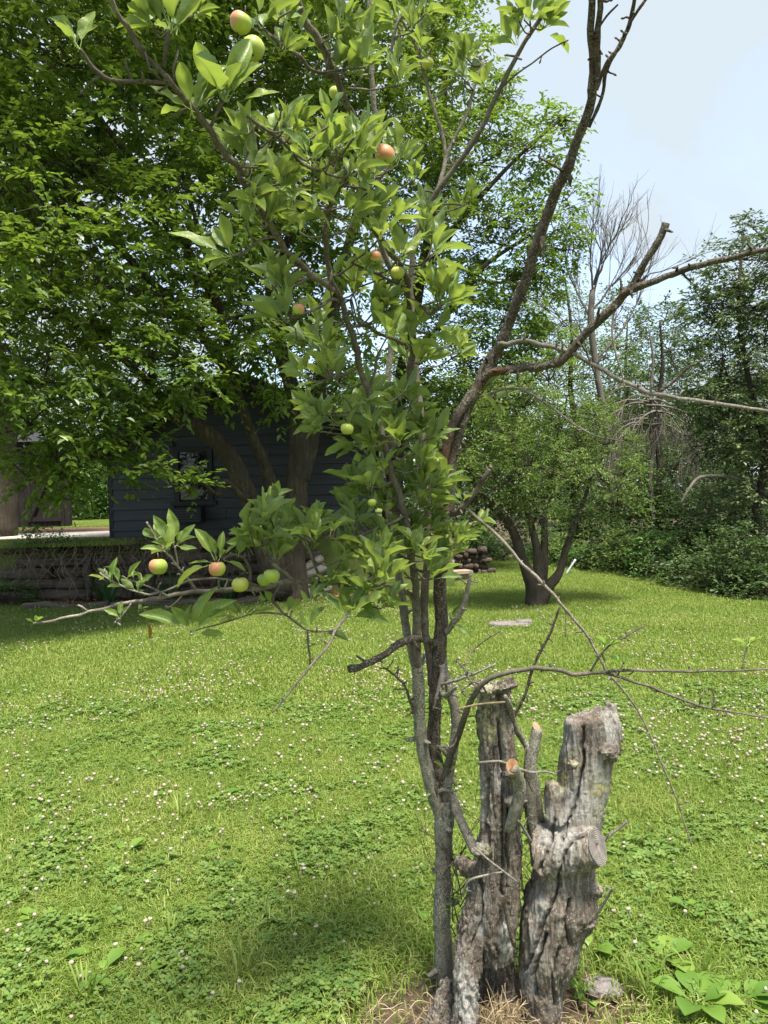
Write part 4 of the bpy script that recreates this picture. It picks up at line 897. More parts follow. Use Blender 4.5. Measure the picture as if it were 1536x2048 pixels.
tufts = [(170, 2000, 'dark coarse grass tuft at the bottom left', 26, .15, M_GRASS), (480, 1960, 'tall coarse grass tuft in the bottom middle', 22, .2, M_GRASS), (340, 1880, 'bluish grass tuft right of the oval leaves', 14, .13, M_GRASS), (185, 1870, 'grass tuft at the left', 12, .12, M_GRASS), (260, 1680, 'bluish grass tuft in the left middle lawn', 14, .12, M_GRASS), (360, 1640, 'tall grass tuft in the middle lawn', 16, .18, M_GRASS), (1440, 1540, 'grass tuft at the right edge of the lawn', 14, .16, M_GRASS), (1300, 1995, 'yellow green grass tuft on the bare soil', 16, .17, M_YOUNG_LEAF), (1400, 1960, 'grass tuft beyond the leafy weed at the bottom right', 16, .15, M_GRASS), (600, 1760, 'tall thin grass tuft in the clover patch', 9, .18, M_GRASS), (1130, 1960, 'thin grass tuft at the right foot of the grey stump', 16, .15, M_GRASS), (735, 1700, 'upright grass tuft left of the apple trunk', 12, .17, M_GRASS)]
for (px, py, lab, n, ln, mt) in tufts: strap_clump('grass_tuft', lab, 'grass tuft', G(px, py), n, ln, mt, 'taller grass tufts in the lawn', .006, .03)
# feathery weed and grey clod on the soil
c = G(1165, 1985); t = thing('feathery_weed', 'feathery blue green weed growing at the right foot of the grey stump', 'weed', (c[0], c[1], 0))
for k in range(16):
    a = rng.uniform(0, 6.28); s = np.linspace(0, 1, 7); h = rng.uniform(.07, .13); o = np.array((math.cos(a), math.sin(a), 0)); pts = c + o * (s * h * .8)[:, None] + np.array((0, 0, 1)) * (h * (s - .35 * s * s))[:, None]; m2 = MB(); cen = []
    for j in range(1, 7):
        for sg in (-1, 1):
            for e in range(3): cen.append(pts[j])
    cen = np.array(cen); leaf_quads(m2, cen, rand_unit(len(cen)) * .8 + o * .4 + np.array((0, 0, .2)), rand_unit(len(cen)), rng.uniform(.012, .024, len(cen)), np.full(len(cen), .22), rng.random(len(cen)), False); tube(m2, pts, .0012, 3, cap=False, rnd=.5); m2.build('frond', M_CLOVER, t, smooth=False)
m2 = MB(); c = G(1205, 1985); rockmesh((.055, .045, .02), 12, m2, (c[0], c[1], .012)); tag(m2.build('dirt_clod', M_ROCK), 'grey clod lying on the bare soil beside the feathery weed', 'clod')
# straw
def straw(name, label, cen, n, sx, sy, h, upr):
    m2 = MB()
    for k in range(n):
        b_ = np.array((cen[0] + rng.normal(0, sx), cen[1] + rng.normal(0, sy), rng.uniform(0, .02))); d = rng.standard_normal(3) * np.array((1, .7, .35)); d[2] = abs(d[2]) + upr * rng.random(); d = nrm(d) * h * rng.uniform(.4, 1.2)
        pts = np.array((b_, b_ + d * .5 + rng.normal(0, .012, 3) + np.array((0, 0, .01)), b_ + d + rng.normal(0, .02, 3) - np.array((0, 0, .02)))); pts[:, 2] = np.maximum(pts[:, 2], .004)
        p2, r2 = catmull(pts, np.array((.0013, .0012, .0006)), 3); tube(m2, p2, r2, 3, cap=False, rnd=rng.random())
    return tag(m2.build(name, M_STRAW, smooth=False), label, kind='stuff')
straw('dry_straw', 'dry tan straw caught between the two stump legs', (P(1000, 2000, 2.24)[0], 2.225), 170, .03, .03, .13, 1.6)
straw('loose_straw', 'loose dry straw lying on the bare soil round the stumps', (STUMPC[0] + .05, STUMPC[1] + .0), 520, .34, .15, .08, .10)

# ------------------------------------------------------------------ stumps
def remesh(mbx, vox):
    me = mbx.mesh('tmp', M_BARK); o = bpy.data.objects.new('tmp', me); COL.objects.link(o)
    md = o.modifiers.new('r', 'REMESH'); md.mode = 'VOXEL'; md.voxel_size = vox
    dg = bpy.context.evaluated_depsgraph_get(); dg.update(); ev = bpy.data.meshes.new_from_object(o.evaluated_get(dg))
    bpy.data.objects.remove(o); bpy.data.meshes.remove(me); return ev
def prof(lst, d, flat=.85):
    """(y px, x left, x right[, depth offset]) -> ring centres and radii"""
    pts, rad = [], []
    for row in lst:
        y_, a, b_ = row[:3]; dd = d + (row[3] if len(row) > 3 else 0)
        pts.append(P((a + b_) / 2, y_, dd)); rad.append((b_ - a) / 2 * dd / F)
    return np.array(pts), np.array(rad)
def disp(me, fn, mat, **attrs):
    n = len(me.vertices); co = np.empty(n * 3, np.float32); me.vertices.foreach_get('co', co); co = co.reshape(-1, 3).astype(float)
    no = np.empty(n * 3, np.float32); me.vertex_normals.foreach_get('vector', no); no = no.reshape(-1, 3)
    co2 = fn(co, no); me.vertices.foreach_set('co', co2.astype(np.float32).ravel())
    for k, f in attrs.items():
        a = me.attributes.new(k, 'FLOAT', 'POINT'); a.data.foreach_set('value', f(co).astype(np.float32))
    me.polygons.foreach_set('use_smooth', np.ones(len(me.polygons), bool)); me.materials.clear(); me.materials.append(mat); me.update(); return me
def blob_mask(co, lst):
    """soft union of worn patches on the camera-facing side of the wood: (px, py, depth, radius m, stretch along the grain)"""
    m = np.zeros(len(co)); pj = project(co)
    for (px, py, d, r, zs) in lst:
        rp_ = r * F / 2.35; q = (pj - np.array((px, py))) / np.array((rp_, rp_ * zs)); m = np.maximum(m, np.clip(1.6 - np.linalg.norm(q, axis=1) * 1.15, 0, 1))
    nz_ = fbm(co * np.array((70, 70, 16)), 71, 3); return np.clip(m * 1.5 + nz_ * .6 - .3, 0, 1)
def crackf(co, no, lines, wd, dep):
    """narrow grooves along traced lines, cut into the camera-facing side"""
    pj = project(co); d = np.full(len(co), 99.0); pj = pj + 2.2 * fbm(co * 60, 91, 2)[:, None] * np.array((1, .3))
    for ln in lines:
        ln = np.array(ln, float)
        for a, b_ in zip(ln[:-1], ln[1:]):
            ab = b_ - a; t = np.clip(((pj - a) @ ab) / (ab @ ab), 0, 1); d = np.minimum(d, np.linalg.norm(pj - (a + t[:, None] * ab), axis=1))
    return dep * np.exp(-(d * 2.35 / F / wd) ** 2) * (no[:, 1] < .1)

DA = 2.28; DB_ = 2.28
bs = MB()
pts, rad = prof([(1368, 968, 1010), (1378, 957, 1017), (1400, 954, 1022), (1440, 955, 1025), (1485, 960, 1029), (1550, 961, 1033), (1625, 967, 1040), (1690, 957, 1041), (1740, 945, 1040), (1800, 936, 1037), (1850, 930, 1032), (1900, 932, 1030, .02)], DA)
p2, r2 = catmull(pts, rad, 3); tube(bs, p2, r2, 20)
pts, rad = prof([(1790, 936, 1000), (1850, 918, 985, -.02), (1900, 910, 962, -.05), (1950, 907, 958, -.07), (2000, 908, 958, -.08), (2060, 905, 962, -.09), (2120, 900, 970, -.10)], DA); p2, r2 = catmull(pts, rad, 3); tube(bs, p2, r2, 16)
pts, rad = prof([(1800, 975, 1035), (1860, 980, 1032), (1920, 985, 1028, .03), (1980, 985, 1035, .05), (2060, 975, 1050, .06), (2100, 970, 1060, .06)], DA); p2, r2 = catmull(pts, rad, 3); tube(bs, p2, r2, 16)
pts, rad = prof([(1960, 880, 905, .02), (2000, 870, 915, 0), (2050, 850, 925, -.02), (2100, 830, 930, -.03)], DA); tube(bs, pts, rad, 12)
pts, rad = prof([(1900, 940, 985, .08), (1990, 930, 1000, .09), (2100, 915, 1010, .09)], DA); tube(bs, pts, rad, 12)
pts = [P(940, 1740, DA), P(922, 1728, DA - .02), P(915, 1712, DA - .03)]; tube(bs, pts, [.03, .018, .006], 8)
for (px, py, r_) in ((1010, 1372, .035), (978, 1380, .03), (1032, 1600, .035), (1025, 1545, .03), (965, 1700, .035)): tube(bs, [P(px - 3, py - 8, DA - .05), P(px, py, DA - .06), P(px, py + 10, DA - .05)], [r_ * .5, r_, r_ * .5], 8)
me = remesh(bs, .0036)
LA = [list(((996, 1440), (1001, 1500), (1006, 1560), (1004, 1640), (1006, 1720), (1004, 1790))), list(((1018, 1620), (1014, 1700), (1018, 1790), (1010, 1850))), list(((975, 1560), (972, 1640), (978, 1700))), list(((960, 1760), (962, 1820), (958, 1860), (940, 1900)))]
def fa(co, no):
    wv_ = co + .02 * fbm(co * np.array((9, 9, 5)), 12, 2)[:, None] * np.array((1, 1, 0)); g_ = (np.abs(fbm(wv_ * np.array((95, 95, 6)), 11, 3)) - .4) * .010 + (np.abs(fbm(wv_ * np.array((40, 40, 5)), 13, 2)) - .3) * .006 + fbm(co * 130, 17, 2) * .0016 + np.maximum(0, fbm(co * np.array((45, 45, 16)), 18, 2) - .25) * .010
    rim = np.clip((co[:, 2] - P(990, 1385, DA)[2]) / .03, 0, 1); g_ = g_ + rim * fbm(co * 45, 19, 2) * .012
    return co + no * (g_ - crackf(co, no, LA, .0042, .026))[:, None]
disp(me, fa, M_STUMP_A, bare=lambda co: blob_mask(co, [(935, 2000, DA - .16, .032, 3.2), (925, 1945, DA - .14, .022, 2.0), (962, 1850, DA - .1, .012, 3.5), (1012, 1880, DA - .05, .022, 3), (964, 1600, DA - .06, .012, 6), (968, 1800, DA - .1, .01, 3), (998, 1560, DA - .1, .02, 2)]),
     lichen=lambda co: blob_mask(co, [(970, 1420, DA - .05, .045, 1.6), (985, 1445, DA - .05, .04, 1.5), (975, 1380, DA - .05, .04, 1.0), (970, 1700, DA - .09, .03, 1.0)]))
sa = thing('tree_stump', 'dark cracked left stump with yellow lichen on top and a hollow straw filled base', 'stump', tuple(P(985, 2010, DA) * np.array((1, 1, 0))))
o = bpy.data.objects.new('trunk', me); COL.objects.link(o); o.parent = sa; me.transform(Matrix.Translation(-sa.location))

bs = MB()
pts, rad = prof([(1432, 1131, 1215), (1445, 1129, 1222), (1485, 1126, 1230), (1525, 1121, 1226), (1575, 1115, 1216), (1620, 1096, 1207), (1665, 1089, 1198), (1715, 1079, 1190), (1765, 1064, 1190), (1800, 1050, 1194), (1850, 1041, 1170), (1915, 1038, 1154), (1965, 1040, 1130), (2010, 1043, 1124), (2060, 1046, 1122), (2130, 1030, 1135)], DB_)
p2, r2 = catmull(pts, rad, 3); tube(bs, p2, r2, 24)
# upright torn spike at the back right of the top
pts = [P(1205, 1500, DB_ + .04), P(1212, 1450, DB_ + .05), P(1216, 1425, DB_ + .055)]; tube(bs, pts, [.055, .045, .034], 10)
for (a, b_, c_, d_) in ((1215, 1430, 1217, 1405), (1228, 1440, 1226, 1408), (1200, 1432, 1196, 1412), (1186, 1436, 1187, 1410), (1234, 1470, 1238, 1440), (1140, 1445, 1132, 1436)): tube(bs, [P(a, b_ + 12, DB_ + .04), P(a, b_, DB_ + .045), P(c_, d_, DB_ + .05)], [.022, .015, .005], 7)
# burls
for (px, py, r_, dd) in ((1212, 1500, .032, -.055), (1222, 1512, .02, -.06), (1146, 1528, .016, -.085), (1186, 1778, .03, -.04), (1160, 1840, .05, -.03)): tube(bs, [P(px, py - 12 * r_ / .03, DB_ + dd), P(px, py, DB_ + dd - .01), P(px, py + 14 * r_ / .03, DB_ + dd)], [r_ * .5, r_, r_ * .55], 9)
# knob low left
tube(bs, [P(1125, 1640, DB_ - .03), P(1107, 1590, DB_ - .02), P(1100, 1565, DB_ - .02)], [.05, .028, .015], 9)
# sawn branch stub
ax = nrm((.72, -.56, .34)); s1 = P(1194, 1694, DB_ - .11); s0 = s1 - ax * .17
stub_pts = np.linspace(s0, s1, 6); tube(bs, stub_pts, np.linspace(.085, .051, 6), 18)
me = remesh(bs, .0038)
LB = [list(((1165, 1450), (1163, 1490), (1168, 1525), (1158, 1560), (1150, 1610), (1138, 1640), (1120, 1680))), list(((1172, 1668), (1150, 1675), (1130, 1700), (1122, 1740), (1110, 1790), (1085, 1850), (1062, 1915), (1048, 1940))), list(((1092, 1870), (1080, 1910), (1066, 1950), (1072, 1990))), list(((1120, 1900), (1105, 1960), (1112, 2010))), list(((1140, 1800), (1130, 1850), (1140, 1890))), list(((1108, 1640), (1098, 1690), (1080, 1740)))]
ctop = P(1165, 1440, DB_)
def fb(co, no):
    wv_ = co + .03 * fbm(co * np.array((7, 7, 5)), 32, 2)[:, None] * np.array((1, 1, 0)); g_ = (np.abs(fbm(wv_ * np.array((95, 95, 6)), 31, 3)) - .4) * .0065 + (np.abs(fbm(wv_ * np.array((34, 34, 4)), 33, 2)) - .3) * .005 + fbm(co * 130, 37, 2) * .0014
    low = np.clip((P(1100, 1720, DB_)[2] - co[:, 2]) / .1, 0, 1); g_ = g_ + low * fbm(co * np.array((42, 42, 22)), 39, 3) * .003
    t = (co - s1) @ ax; flat_ = (t > -.012) & (np.linalg.norm(co - s1, axis=1) < .085); g_ = np.where(flat_, g_ * .12, g_)
    spike = np.clip((co[:, 2] - ctop[2] + .03) / .05, 0, 1); g_ = g_ + spike * fbm(co * np.array((60, 60, 25)), 41, 2) * .008
    return co + no * (g_ - crackf(co, no, LB, .0045, .03))[:, None]
disp(me, fb, M_STUMP_B, bare=lambda co: blob_mask(co, [(1226, 1450, DB_, .035, 1.8), (1195, 1560, DB_ - .08, .035, 2), (1200, 1620, DB_ - .07, .035, 2.2), (1160, 1600, DB_ - .1, .05, 2), (1135, 1480, DB_ - .08, .03, 2.4), (1130, 1680, DB_ - .1, .05, 2), (1080, 1815, DB_ - .1, .022, 2.5), (1058, 1950, DB_ - .1, .02, 3), (1095, 1660, DB_ - .08, .03, 3), (1070, 1890, DB_ - .1, .016, 3)]),
     lichen=lambda co: blob_mask(co, [(1200, 1600, DB_ - .06, .04, 2.2), (1120, 1565, DB_ - .05, .03, 1.5), (1146, 1520, DB_ - .09, .03, 1.2)]))
sb = thing('tree_stump', 'weathered grey right stump with splintered top and a sawn branch stub', 'stump', tuple(P(1085, 2010, DB_) * np.array((1, 1, 0))))
o = bpy.data.objects.new('trunk', me); COL.objects.link(o); o.parent = sb; me.transform(Matrix.Translation(-sb.location))
M_CUTGREY = stumpmat('sawn_grey_end', 1.0)
def disc(mbx, c, ax_, r, n=26, ecc=1.0, hole=0):
    u = nrm(np.cross(ax_, (0, 0, 1))); v_ = np.cross(u, ax_); rings = [.0, .14, .4, .7, 1.0]; v = []
    for rr in rings:
        for k in range(n):
            a = 2 * np.pi * k / n; v.append(c + (u * math.cos(a) + v_ * math.sin(a) * ecc) * r * rr * (1 + .04 * math.sin(3 * a)) + ax_ * (.0012 * math.sin(rr * 25) + rng.normal(0, .0016) * (r < .03) - (hole if rr < .1 else 0)))
    q = [(i * n + k, i * n + (k + 1) % n, (i + 1) * n + (k + 1) % n, (i + 1) * n + k) for i in range(len(rings) - 1) for k in range(n)]
    mbx.add(v, q)
def sawnmat():
    m, t = newmat('sawn_end_grain'); g = NG(t); ge = g.n('ShaderNodeNewGeometry')
    d = g.n('ShaderNodeVectorMath', operation='DISTANCE'); g.l(ge.outputs['Position'], d.inputs[0]); d.inputs[1].default_value = tuple(s1)
    rings = g.math('SINE', g.math('ADD', g.math('MULTIPLY', d.outputs['Value'], 1300.0), g.math('MULTIPLY', g.noise(35, 4), 14.0))); n1 = g.noise(50, 5)
    col = g.ramp(n1, [(.3, (.12, .105, .095)), (.7, (.24, .215, .195))]); col = g.mix(g.math('MULTIPLY', g.math('GREATER_THAN', rings, .3), .16), col, (.11, .095, .085))
    g.out(g.pbsdf(col, .9, g.bump(g.math('ADD', g.noise(90, 5), g.math('MULTIPLY', rings, .3)), .8, .004), .15)); return m
M_SAWN = sawnmat()
m2 = MB(); disc(m2, s1 + ax * .003, ax, .0505, 28, 1.0, .03); m2.build('sawn_end', M_SAWN, sb)

# ------------------------------------------------------------------ apple tree
AB = G(893, 1988); at = thing('apple_tree', 'young apple tree with clustered leaves, green apples and bare dead limbs in front', 'tree', (AB[0], AB[1], 0))
SK = []; SKR = []; SPURS = MB()
def br(lst, mat, name='branch', rough=.07, sides=10, leafy=True, spur=0, spl=(.015, .05), cut=None, s=1.0):
    s = s * {'dead_bark': .92, 'grey_dead_twig': .85, 'pale_twig_bark': .64, 'twig_bark': .72, 'apple_bark': .74}[mat.name]
    pts, rad = pl(lst, 0, s); p2, r2 = catmull(pts, rad, 5)
    if len(p2) > 4: p2[1:-1] += fbm(p2[1:-1] * 25, len(SK), 2)[:, None] * np.where(r2[1:-1] > .012, .12, .6)[:, None] * r2[1:-1, None] * np.array((1, .5, 1))
    # swollen nodes
    kn = 1 + np.where(r2 > .014, .05, .2) * np.maximum(0, fbm(p2 * 40, 5, 2))
    m2 = MB(); tube(m2, p2, r2 * kn, sides, rough=rough, seed=len(lst))
    for k in range(int(spur * 1.35)):
        j = rng.integers(1, len(p2) - 1); tg = nrm(p2[j + 1] - p2[j - 1]); d = rng.standard_normal(3); d -= tg * (d @ tg) * .6; d = nrm(d + np.array((0, 0, .2))); ln = rng.uniform(*spl) * 1.45
        e = p2[j] + d * ln; q = [p2[j], p2[j] + d * ln * .55 + rng.normal(0, .1 * ln, 3), e]
        tube(m2, q, [r2[j] * .45 + .0008, r2[j] * .34 + .0009, r2[j] * .25 + .0008], 5)
        if rng.random() < .5: tube(m2, [e - d * .004, e + d * .003, e + d * .008], [.0015, .0032, .0012], 5)
    o = m2.build(name, mat, at)
    if leafy:
        SK.append(p2); SKR.append(r2)
    return p2, r2
D0 = float(AB[1])
br([(897, 2010, 2.44, 32), (893, 1975, 2.44, 25), (885, 1850, 2.44, 23), (887, 1750, 2.44, 22), (888, 1690, 2.44, 23), (888, 1640, 2.44, 28), (887, 1600, 2.44, 22)], M_BARK, 'trunk', .09, 18, spur=6)
br([(887, 1645, 2.44, 18), (868, 1590, 2.43, 18), (848, 1515, 2.42, 17), (839, 1447, 2.41, 17), (838, 1382, 2.40, 17), (834, 1330, 2.39, 15)], M_BARK, 'stem', .06, 14, spur=3)
br([(836, 1345, 2.39, 14), (826, 1310, 2.39, 12), (815, 1270, 2.40, 11.5), (805, 1200, 2.41, 11), (797, 1140, 2.42, 10), (785, 1060, 2.43, 9), (770, 980, 2.44, 8), (765, 880, 2.44, 8), (772, 790, 2.43, 8), (780, 700, 2.42, 8), (770, 600, 2.4, 8), (764, 550, 2.4, 7.5), (760, 450, 2.38, 7), (757, 350, 2.36, 7), (752, 254, 2.34, 7), (744, 179, 2.32, 7), (741, 98, 2.3, 6.5), (738, -20, 2.28, 6)], M_BARK, 'stem', .06, 10, spur=4)
br([(835, 1340, 2.39, 12), (834, 1278, 2.36, 11), (831, 1191, 2.32, 10.5), (821, 1109, 2.28, 10), (813, 1060, 2.25, 10), (802, 1002, 2.22, 9.5), (787, 947, 2.19, 9), (768, 890, 2.15, 8.5), (748, 849, 2.12, 8.5), (736, 784, 2.08, 8.5), (720, 742, 2.05, 8.5), (712, 703, 2.02, 8.5), (703, 660, 2.0, 8), (690, 625, 1.97, 8), (674, 582, 1.93, 7.5), (655, 537, 1.89, 7), (651, 498, 1.86, 7), (651, 465, 1.83, 6.5), (658, 416, 1.79, 6.5), (671, 387, 1.76, 6), (690, 362, 1.73, 5)], M_TWIG, 'stem', .06, 10, spur=4)
br([(870, 1400, 2.44, 10), (858, 1310, 2.44, 11), (848, 1235, 2.44, 11), (850, 1170, 2.43, 11), (857, 1110, 2.42, 11), (856, 1050, 2.41, 10), (854, 995, 2.4, 10), (845, 930, 2.38, 9), (832, 860, 2.34, 8.5), (820, 800, 2.3, 8.5), (819, 742, 2.26, 8.5), (826, 693, 2.22, 9), (822, 644, 2.18, 9), (818, 595, 2.14, 8.5), (816, 556, 2.10, 8.5), (795, 517, 2.06, 8.5), (769, 485, 2.02, 8), (749, 455, 1.98, 8), (723, 429, 1.94, 7.5), (705, 408, 1.91, 6)], M_TWIG, 'stem', .06, 10, spur=4)
# dead centre stem
br([(884, 1610, 2.44, 15), (877, 1545, 2.45, 16), (868, 1486, 2.45, 15), (868, 1434, 2.45, 14), (870, 1398, 2.44, 14), (873, 1369, 2.44, 14), (876, 1330, 2.44, 15), (880, 1290, 2.44, 16), (883, 1256, 2.44, 14), (880, 1191, 2.45, 14), (883, 1142, 2.45, 14), (887, 1100, 2.46, 14), (889, 1044, 2.46, 13), (898, 1010, 2.46, 12), (900, 963, 2.46, 12), (903, 924, 2.46, 11.5), (909, 891, 2.46, 11.5), (921, 855, 2.45, 11.5), (932, 823, 2.45, 12), (945, 795, 2.44, 14), (968, 755, 2.43, 14), (985, 718, 2.42, 11), (1003, 685, 2.4, 11), (1033, 605, 2.36, 11), (1053, 555, 2.33, 11), (1073, 490, 2.29, 11.5), (1093, 435, 2.26, 11.5), (1113, 380, 2.22, 11), (1133, 340, 2.19, 11), (1153, 285, 2.15, 10), (1178, 220, 2.1, 9.5), (1184, 170, 2.06, 9), (1183, 100, 2.02, 8), (1183, -20, 1.95, 7)], M_DEADBARK, 'dead_stem', .13, 14, leafy=False, spur=16, spl=(.008, .03))
br([(884, 1020, 2.46, 8), (868, 1000, 2.44, 9), (874, 970, 2.43, 9), (884, 944, 2.42, 9), (888, 914, 2.42, 9), (897, 875, 2.42, 10), (910, 839, 2.42, 10), (926, 812, 2.43, 10), (945, 785, 2.44, 9)], M_DEADBARK, 'dead_stem', .13, 12, leafy=False, spur=4, spl=(.008, .03))
br([(955, 775, 2.43, 7), (962, 745, 2.45, 7), (978, 715, 2.45, 7), (998, 688, 2.43, 6), (1010, 672, 2.41, 5)], M_DEADBARK, 'dead_stem', .12, 10, leafy=False)
br([(1183, 175, 2.06, 8), (1193, 165, 2.05, 7), (1196, 75, 2.0, 6.5), (1201, -20, 1.95, 6)], M_DEADBARK, 'dead_limb', .12, 10, False, 5, (.008, .02))
br([(1178, 255, 2.12, 3.5), (1203, 195, 2.08, 3.5), (1213, 140, 2.05, 4), (1238, 92, 2.02, 4.5), (1260, 48, 2.0, 4.5), (1271, -20, 1.96, 4)], M_DEADBARK, 'dead_limb', .12, 8, False, 8, (.006, .02))
br([(1192, 180, 2.06, 4.5), (1203, 150, 2.04, 4), (1216, 122, 2.02, 4), (1238, 95, 2.0, 4), (1252, 65, 1.98, 4.5)], M_DEADBARK, 'dead_limb', .12, 8, False, 3, (.006, .02))
br([(1255, 55, 1.99, 3), (1275, 22, 1.97, 3), (1298, -10, 1.95, 3)], M_DEADBARK, 'dead_twig', .1, 6, False, 2, (.005, .015))
br([(1198, 55, 1.99, 2.5), (1215, 30, 1.97, 2.3), (1236, 9, 1.95, 2)], M_DEADBARK, 'dead_twig', .1, 6, False)
br([(1126, 343, 2.19, 3), (1105, 328, 2.15, 2.3), (1077, 315, 2.12, 1.8)], M_DEADBARK, 'dead_twig', .1, 6, False, 1, (.005, .015))
# hanging bark flakes
for (px, py, d, l_) in ((1087, 470, 2.25, .06), (1088, 485, 2.25, .05), (1140, 352, 2.17, .03), (1048, 595, 2.33, .02), (925, 880, 2.42, .03), (893, 1000, 2.42, .04), (872, 1560, 2.41, .05)):
    m2 = MB(); a = P(px, py, d); n = 6; s = np.linspace(0, 1, n)[:, None]; c_ = a + np.array((.01, -.006, -1)) * s * l_ + rng.normal(0, .0025, (n, 3)); wv = (.006 * (1 - s ** 2) + .001); v = np.stack((c_ - np.array((1, 0, 0)) * wv, c_ + np.array((1, 0, 0)) * wv, c_ + np.array((1, 0, 0)) * wv * .8 + np.array((0, .003, 0)), c_ - np.array((1, 0, 0)) * wv + np.array((0, .003, 0))), 1).reshape(-1, 3)
    q = []
    for j in range(n - 1):
        for e in range(4): q.append((j * 4 + e, j * 4 + (e + 1) % 4, j * 4 + 4 + (e + 1) % 4, j * 4 + 4 + e))
    m2.add(v, q); m2.build('bark_flake', M_DEADBARK, at)
# right dead limbs
br([(962, 765, 2.43, 11), (978, 748, 2.41, 9), (1010, 740, 2.38, 9), (1043, 737, 2.36, 8.5), (1093, 730, 2.32, 8.5), (1120, 722, 2.30, 9), (1148, 695, 2.28, 9), (1183, 655, 2.25, 9), (1228, 613, 2.21, 9), (1258, 580, 2.18, 9), (1308, 562, 2.14, 7), (1343, 550, 2.12, 6.5), (1393, 532, 2.08, 6.5), (1468, 515, 2.03, 6), (1560, 492, 1.97, 5.5)], M_DEADBARK, 'dead_limb', .12, 12, False, 16, (.008, .03))
br([(1258, 582, 2.18, 7), (1270, 562, 2.17, 7.5), (1293, 520, 2.15, 7.5), (1318, 480, 2.13, 7.5), (1332, 446, 2.12, 8)], M_DEADBARK, 'dead_limb', .1, 10, False, 3, (.006, .02))
br([(1233, 610, 2.2, 3.5), (1226, 635, 2.2, 3), (1225, 668, 2.2, 3), (1233, 710, 2.2, 3), (1243, 745, 2.2, 2.6), (1250, 776, 2.2, 2)], M_PALE_TWIG, 'dead_twig', .1, 7, False, 2, (.006, .015))
br([(1244, 600, 2.2, 3), (1243, 578, 2.19, 2.5), (1241, 556, 2.19, 2)], M_DEADBARK, 'dead_twig', .1, 6, False)
br([(1363, 545, 2.1, 3), (1372, 556, 2.1, 2.5), (1382, 562, 2.1, 2)], M_DEADBARK, 'dead_twig', .1, 6, False)
br([(990, 712, 2.42, 6), (1000, 690, 2.38, 6), (1018, 686, 2.36, 5.5), (1053, 683, 2.33, 5.5), (1088, 691, 2.31, 5.5), (1148, 707, 2.28, 5), (1183, 730, 2.26, 5), (1228, 751, 2.24, 5), (1268, 771, 2.22, 5), (1313, 788, 2.2, 5), (1393, 802, 2.16, 4.5), (1483, 815, 2.12, 4), (1560, 828, 2.08, 3.5)], M_DEADGREY, 'dead_limb', .1, 9, False, 16, (.006, .028))
br([(1310, 787, 2.2, 3), (1343, 767, 2.19, 3), (1373, 737, 2.18, 2.8), (1400, 722, 2.17, 2), (1420, 703, 2.16, 1.5)], M_DEADBARK, 'dead_twig', .1, 7, False, 4, (.005, .02))
br([(945, 798, 2.44, 5), (983, 786, 2.41, 4), (1018, 777, 2.39, 3.6), (1053, 783, 2.37, 3.5), (1093, 807, 2.35, 3.3), (1128, 832, 2.33, 3), (1158, 855, 2.31, 2.8), (1193, 872, 2.3, 2.4), (1244, 882, 2.28, 1.5)], M_PALE_TWIG, 'dead_limb', .08, 7, False, 9, (.006, .035))
br([(893, 1060, 2.4, 9), (880, 1037, 2.38, 8.5), (908, 1030, 2.34, 8.5), (928, 1010, 2.32, 8), (953, 980, 2.3, 7.5), (972, 950, 2.28, 6.5), (981, 935, 2.27, 7)], M_TWIG, 'dead_limb', .08, 10, False, 8, (.006, .016))
br([(928, 1013, 2.32, 4), (945, 1026, 2.32, 5), (968, 1045, 2.31, 5), (1018, 1095, 2.3, 5), (1048, 1130, 2.29, 5), (1088, 1170, 2.28, 4.8), (1128, 1216, 2.27, 4.5), (1163, 1256, 2.26, 4.2), (1183, 1287, 2.26, 4), (1203, 1320, 2.25, 3.8), (1214, 1345, 2.25, 3.5), (1238, 1372, 2.25, 3), (1268, 1410, 2.25, 2.8), (1298, 1465, 2.25, 2.5), (1323, 1525, 2.25, 2.3), (1348, 1585, 2.25, 2), (1368, 1645, 2.25, 1.7), (1383, 1690, 2.25, 1.2)], M_PALE_TWIG, 'dead_limb', .08, 8, False, 22, (.006, .02))
br([(1131, 1220, 2.27, 2), (1131, 1245, 2.27, 1.8), (1131, 1274, 2.27, 1.2)], M_PALE_TWIG, 'dead_twig', .08, 5, False)
# long live shoot running right from the fork
br([(889, 1560, 2.44, 13), (905, 1500, 2.38, 10), (918, 1470, 2.33, 9), (928, 1435, 2.27, 8.5), (943, 1400, 2.2, 8), (963, 1370, 2.16, 7.5), (993, 1351, 2.14, 7), (1048, 1340, 2.13, 6.5), (1093, 1337, 2.13, 6), (1143, 1347, 2.13, 5.5), (1183, 1347, 2.15, 5), (1213, 1343, 2.14, 4.5), (1268, 1340, 2.13, 4), (1318, 1342, 2.12, 3.6), (1393, 1342, 2.1, 3.2), (1468, 1342, 2.08, 2.8), (1560, 1336, 2.06, 2.4)], M_TWIG, 'branch', .05, 9, False, 12, (.005, .03))
br([(1205, 1345, 2.14, 4), (1228, 1351, 2.14, 4), (1268, 1363, 2.13, 4), (1318, 1381, 2.12, 3.6), (1368, 1400, 2.1, 3.4), (1408, 1413, 2.1, 3), (1468, 1425, 2.08, 2.8), (1560, 1438, 2.06, 2.4)], M_TWIG, 'branch', .05, 8, False, 9, (.005, .03))
br([(1180, 1344, 2.15, 3), (1198, 1315, 2.14, 2.8), (1218, 1292, 2.13, 2.6), (1248, 1275, 2.12, 2.2), (1290, 1251, 2.1, 1.8)], M_TWIG, 'branch', .05, 7, False, 6, (.004, .012))
br([(1484, 1338, 2.08, 1.8), (1489, 1312, 2.08, 1.6), (1495, 1292, 2.08, 1.4)], M_TWIG, 'twig', .05, 6, False)
